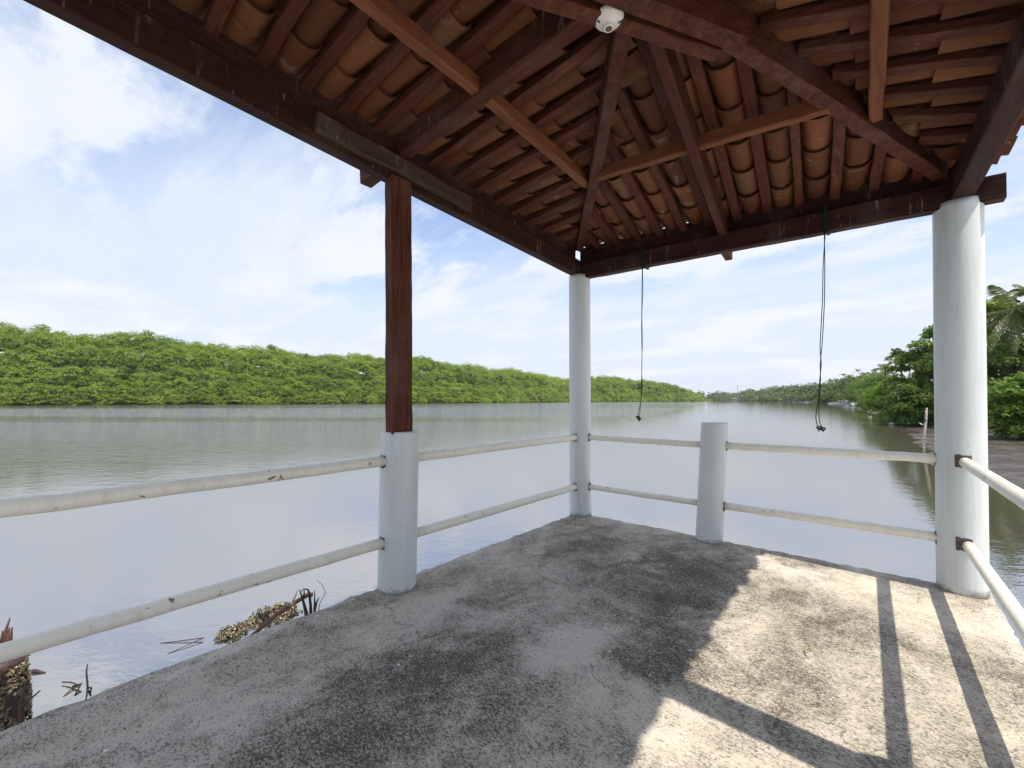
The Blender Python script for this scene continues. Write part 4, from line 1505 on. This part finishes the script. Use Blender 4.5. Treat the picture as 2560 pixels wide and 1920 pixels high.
for i in range(16):
    a = r.uniform(0, 2 * PI)
    q = 0.11 * np.array((math.cos(a), math.sin(a), 0)) * r.uniform(.3, 1)
    tube_geo(mb, [q + (0, 0, 0.40), q * 1.05 + (0, 0, 0.52), q * 1.25 + np.array((r.normal(0, .015), r.normal(0, .015), r.uniform(0.55, 0.68)))], [0.022, 0.016, 0.003], 5)
mb.build('splintered_head', SPLINT, PL)
twig('forked_twig', [([(-1.83, -3.80, -1.05), (-1.844, -3.80, -0.85), (-1.88, -3.80, -0.74), (-1.925, -3.789, -0.66)], 0.024, 0.004), ([(-1.865, -3.80, -0.78), (-1.81, -3.77, -0.72), (-1.75, -3.728, -0.66)], 0.010, 0.004)], 'dark forked stump standing between the oyster pile and the deck edge', SPLINT)
twig('floating_stick', [([(-2.91, -3.74, -1.0), (-2.86, -3.70, -0.985), (-2.79, -3.65, -0.998)], 0.018, 0.006)], 'small dark piece of wood floating behind the oyster pile')
twig('thin_twig', [([(-2.49, -3.574, -0.985), (-2.42, -3.53, -0.98), (-2.355, -3.49, -0.995)], 0.005, 0.005), ([(-2.364, -3.525, -0.99), (-2.315, -3.484, -0.97), (-2.23, -3.525, -1.0)], 0.008, 0.005), ([(-2.35, -3.52, -0.985), (-2.274, -3.582, -1.0)], 0.005, 0.004)], 'bent thin twigs poking out of the water near the left deck edge')
twig('thin_twig', [([(-2.265, -3.45, -1.05), (-2.27, -3.454, -0.97), (-2.29, -3.46, -0.88), (-2.30, -3.455, -0.83)], 0.007, 0.005), ([(-2.25, -3.45, -0.99), (-2.19, -3.44, -0.97), (-2.16, -3.45, -1.0)], 0.006, 0.005)], 'upright thin twig in the water right of the bent ones')
twig('thin_twig', [([(-2.62, -2.95, -1.0), (-2.5, -2.82, -0.99), (-2.38, -2.68, -0.98)], 0.003, 0.005), ([(-2.38, -2.68, -0.98), (-2.36, -2.95, -1.0)], 0.004, 0.003)], 'faint twig tips just breaking the water beyond the lower left rail')

# ------------------------------------------------------------------ stake, birds, boats, masts and huts further off
def mat_stake():
    t = NT('bleached_stake_wood')
    n = t.noise(9, 4, 0.7, t.map((1, 1, 0.8)))
    t.set(color=t.ramp(n, [(0.42, (0.12, 0.09, 0.06)), (0.55, (0.5, 0.46, 0.38))]), rough=0.8)
    return t.m


b = G(18.45, 19.45, WZ)
o = twig('wooden_stake', [([b + (0, 0, -0.3), b + (0.05, 0.03, 0.6), b + (0.13, 0.08, 1.3), b + (0.16, 0.1, 1.83)], 0.05, 0.045)], 'bleached leaning stake at the mud edge left of the large column', mat_stake(), 'stake')

FEATHER = mat_plain('white_feathers', (0.8, 0.8, 0.78), 0.7, 0.2, 0.05, 30)
DARKF = mat_plain('dark_bill', (0.08, 0.06, 0.04), 0.5, 0.3, 0.2, 30)


def bird(loc, az, s, label, neck=True):
    root = empty('egret', loc, az)
    tag(root, label, 'bird')
    me = bpy.data.meshes.new('body')
    # skin-modified skeleton: tail, body, neck, head
    if neck:
        J = [(-0.24, 0, 0.30), (-0.1, 0, 0.34), (0.06, 0, 0.38), (0.16, 0, 0.45), (0.15, 0, 0.56), (0.2, 0, 0.63), (0.26, 0, 0.63)]
        R = [0.02, 0.075, 0.085, 0.04, 0.024, 0.028, 0.016]
    else:
        J = [(-0.25, 0, 0.06), (-0.1, 0, 0.07), (0.06, 0, 0.09), (0.14, 0, 0.14), (0.2, 0, 0.19), (0.24, 0, 0.19)]
        R = [0.015, 0.07, 0.08, 0.045, 0.04, 0.018]
    me.from_pydata([(x * s, y * s, z * s) for x, y, z in J], [(i, i + 1) for i in range(len(J) - 1)], [])
    b_ = bpy.data.objects.new('body', me)
    COL.objects.link(b_)
    b_.parent = root
    sk = b_.modifiers.new('skin', 'SKIN')
    for v, q in zip(me.skin_vertices[0].data, R):
        v.radius = (q * s, q * s)
    me.skin_vertices[0].data[2].use_root = True
    b_.modifiers.new('sub', 'SUBSURF').levels = 2
    b_.modifiers['sub'].render_levels = 2
    me.materials.append(FEATHER)
    hx, hz = J[-1][0], J[-1][2]
    mb = MB()
    tube_geo(mb, [np.array((hx, 0, hz)) * s, np.array((hx + 0.11, 0, hz - 0.015)) * s], [0.013 * s, 0.002 * s], 6)
    mb.build('bill', DARKF, root)
    if neck:
        for y in (-0.03, 0.03):
            mb = MB()
            tube_geo(mb, [np.array((0.0, y, 0.34)) * s, np.array((-0.02, y, 0.16)) * s, np.array((0.0, y, -0.05)) * s], 0.009 * s, 5)
            mb.build('leg', DARKF, root)
    return root


bird(G(53.0, 64.0, WZ), 0.5, 1.2, 'white egret wading off the pale mud beach')
bird(G(33.2, 37.6, WZ), 0.3, 1.5, 'white water bird swimming in front of the dark grove', neck=False)
bird(G(31.6, 33.4, WZ + 0.1), 2.5, 0.55, 'tiny pale bird on the mud left of the column')

HULL = mat_plain('white_boat_hull', (0.72, 0.74, 0.74), 0.4, 0.4, 0.15, 2)
HULLIN = mat_plain('pale_blue_boat_inside', (0.35, 0.45, 0.5), 0.6, 0.3, 0.2, 3)
MOTOR = mat_plain('black_outboard', (0.03, 0.03, 0.035), 0.4, 0.5, 0.2, 8)


def boat(loc, az, L, W, H, label, motor=True):
    root = empty('fishing_boat', loc, az)
    tag(root, label, 'boat', 'open boats on the right shore')
    K = 12
    V, Fc, Vi = [], [], []
    for i in range(K + 1):
        s = i / K
        x = -L / 2 + L * s
        w = W / 2 * (1 - max(0, (s - 0.45) / 0.55) ** 2.2) * (0.85 + 0.15 * min(1, s * 4))
        sh = H * (1 + 0.45 * max(0, s - 0.4) ** 1.5)
        kx = 0.25 * max(0, s - 0.7)
        for (y, z) in ((-w, sh), (-w * 0.82, 0.3 * H), (-w * 0.35, 0.0 + kx), (w * 0.35, 0.0 + kx), (w * 0.82, 0.3 * H), (w, sh)):
            V.append((x + (0.3 * H if z > 0.5 * H else 0) * s, y, z - 0.1))
        for (y, z) in ((-w * 0.92, sh - 0.01), (-w * 0.7, 0.35 * H), (w * 0.7, 0.35 * H), (w * 0.92, sh - 0.01)):
            Vi.append((x + (0.3 * H if z > 0.5 * H else 0) * s, y, z - 0.09))
    for i in range(K):
        for j in range(5):
            Fc.append((i * 6 + j, (i + 1) * 6 + j, (i + 1) * 6 + j + 1, i * 6 + j + 1))
    Fc.append((0, 1, 2, 3, 4, 5))
    n0 = len(V)
    Fi = []
    mb = MB()
    mb.add(V, Fc)
    mb.build('hull', HULL, root)
    mb = MB()
    for i in range(K):
        for j in range(3):
            Fi.append((i * 4 + j, i * 4 + j + 1, (i + 1) * 4 + j + 1, (i + 1) * 4 + j))
    mb.add(Vi, Fi)
    mb.build('inner_hull', HULLIN, root)
    for s in (0.3, 0.55):
        mb = MB()
        x = -L / 2 + L * s
        beam_geo(mb, (x, -W * 0.4, H * 0.62), (x, W * 0.4, H * 0.62), 0.28, 0.05, seg=3)
        mb.build('thwart', HULL, root)
    if motor:
        mb = MB()
        lathe_geo(mb, [(0.1, 0), (0.19, 0.3), (0.2, 0.7), (0.1, 1)], (-L / 2 - 0.15, 0, H * 0.8), (-L / 2 - 0.1, 0, H * 0.8 + 0.55), 12)
        tube_geo(mb, [(-L / 2 - 0.15, 0, H * 0.8), (-L / 2 - 0.2, 0, -0.3)], 0.07, 8)
        mb.build('outboard_motor', MOTOR, root)
    return root


boat(G(161.5, 214.5, WZ + 0.1), -0.72 + 0.15, 8.0, 1.8, 0.75, 'long white open boat lying at the water by the round bush')
boat(G(115.5, 146.0, WZ + 0.2), -1.6, 5.2, 1.9, 0.95, 'short white motor boat pulled up on the mud point')

MAST = mat_plain('mast_grey_steel', (0.35, 0.36, 0.38), 0.5, 0.4, 0.2, 0.5)


def mast(r_, d_, H, label, w=0.5):
    mb = MB()
    b = G(r_, d_, WZ + 2)
    for dx, dy in ((-w, -w), (w, -w), (0, w)):
        tube_geo(mb, [b + (dx, dy, 0), b + (dx * .35, dy * .35, H)], 0.11, 5)
    for k in range(14):
        z0, z1 = H * k / 14, H * (k + 1) / 14
        s0, s1 = 1 - .65 * k / 14, 1 - .65 * (k + 1) / 14
        tube_geo(mb, [b + (-w * s0, -w * s0, z0), b + (w * s1, -w * s1, z1)], 0.06, 4)
        tube_geo(mb, [b + (w * s0, -w * s0, z0), b + (0, w * s1, z1)], 0.06, 4)
    for k in (0.9, 0.97):
        tube_geo(mb, [b + (-1.3, 0, H * k), b + (1.3, 0, H * k)], 0.3, 5)
    o = mb.build('radio_mast', MAST)
    return tag(o, label, 'mast', 'radio masts over the far bank')


mast(408, 780, 27, 'tallest radio mast, above the gap between the two banks', 1.0)
mast(435, 735, 20, 'middle radio mast over the far palms', 0.9)
mast(452, 730, 20, 'rightmost small radio mast over the far palms', 0.9)

WALLW = mat_plain('whitewashed_wall', (0.6, 0.6, 0.57), 0.8, 0.2, 0.2, 0.6)
THATCH = mat_plain('grey_thatch', (0.20, 0.18, 0.15), 0.9, 0.1, 0.35, 1.5)


def hut(r_, d_, w, dp, h, label):
    az = YAW * -1
    root = empty('beach_hut', G(r_, d_, WZ + 0.4), -0.7)
    tag(root, label, 'hut', 'small huts on the far shore')
    mb = MB()
    for sx in (-1, 1):
        for sy in (-1, 1):
            tube_geo(mb, [(sx * w * .45, sy * dp * .45, -0.5), (sx * w * .45, sy * dp * .45, h)], 0.12, 6)
    mb.build('post', MAST, root)
    mb = MB()
    mb.add([(-w * .44, dp * .4, 0), (w * .44, dp * .4, 0), (w * .44, dp * .46, 0), (-w * .44, dp * .46, 0), (-w * .44, dp * .4, h * .9), (w * .44, dp * .4, h * .9), (w * .44, dp * .46, h * .9), (-w * .44, dp * .46, h * .9)],
           [(0, 1, 5, 4), (1, 2, 6, 5), (2, 3, 7, 6), (3, 0, 4, 7), (4, 5, 6, 7)])
    mb.build('wall', WALLW, root)
    mb = MB()
    a, c = w * .6, dp * .6
    mb.add([(-a, -c, h), (a, -c, h), (a, c, h), (-a, c, h), (-a * .6, 0, h * 1.7), (a * .6, 0, h * 1.7)], [(0, 1, 5, 4), (2, 3, 4, 5), (1, 2, 5), (3, 0, 4), (3, 2, 1, 0)])
    mb.build('roof', THATCH, root)


hut(290, 462, 8, 5, 1.9, 'long low pale hut in front of the distant palms')
hut(262, 394, 6, 4, 1.7, 'smaller hut right of the long low one')
hut(404, 786, 12, 7, 3.2, 'pale hut at the mouth of the far channel')

# a dry straw lying on the sunlit concrete
twig('dry_straw', [([(2.115, -1.36, 0.006), (2.12, -1.39, 0.008), (2.10, -1.43, 0.006), (2.112, -1.475, 0.006), (2.13, -1.50, 0.007)], 0.0028, 0.002)], 'small curved dry straw on the sunlit concrete', mat_plain('straw', (0.42, 0.34, 0.14), 0.7), 'straw')

# ------------------------------------------------------------------ the humid air over the river
hz = bpy.data.materials.new('humid_air')
hz.use_nodes = True
hn, hl = hz.node_tree.nodes, hz.node_tree.links
hn.clear()
ho = hn.new('ShaderNodeOutputMaterial')
hv = hn.new('ShaderNodeVolumePrincipled')
hv.inputs['Color'].default_value = (0.90, 0.95, 1.0, 1)
hv.inputs['Density'].default_value = 0.00012
hv.inputs['Anisotropy'].default_value = 0.3
hl.new(hv.outputs[0], ho.inputs['Volume'])
mb = MB()
x0, x1, y0, y1, z0, z1 = -3700, 3700, -3700, 3700, WZ - 3.0, 60
mb.add([(x0, y0, z0), (x1, y0, z0), (x1, y1, z0), (x0, y1, z0), (x0, y0, z1), (x1, y0, z1), (x1, y1, z1), (x0, y1, z1)],
       [(3, 2, 1, 0), (4, 5, 6, 7), (0, 1, 5, 4), (1, 2, 6, 5), (2, 3, 7, 6), (3, 0, 4, 7)])
tag(mb.build('haze', hz), kind='stuff')
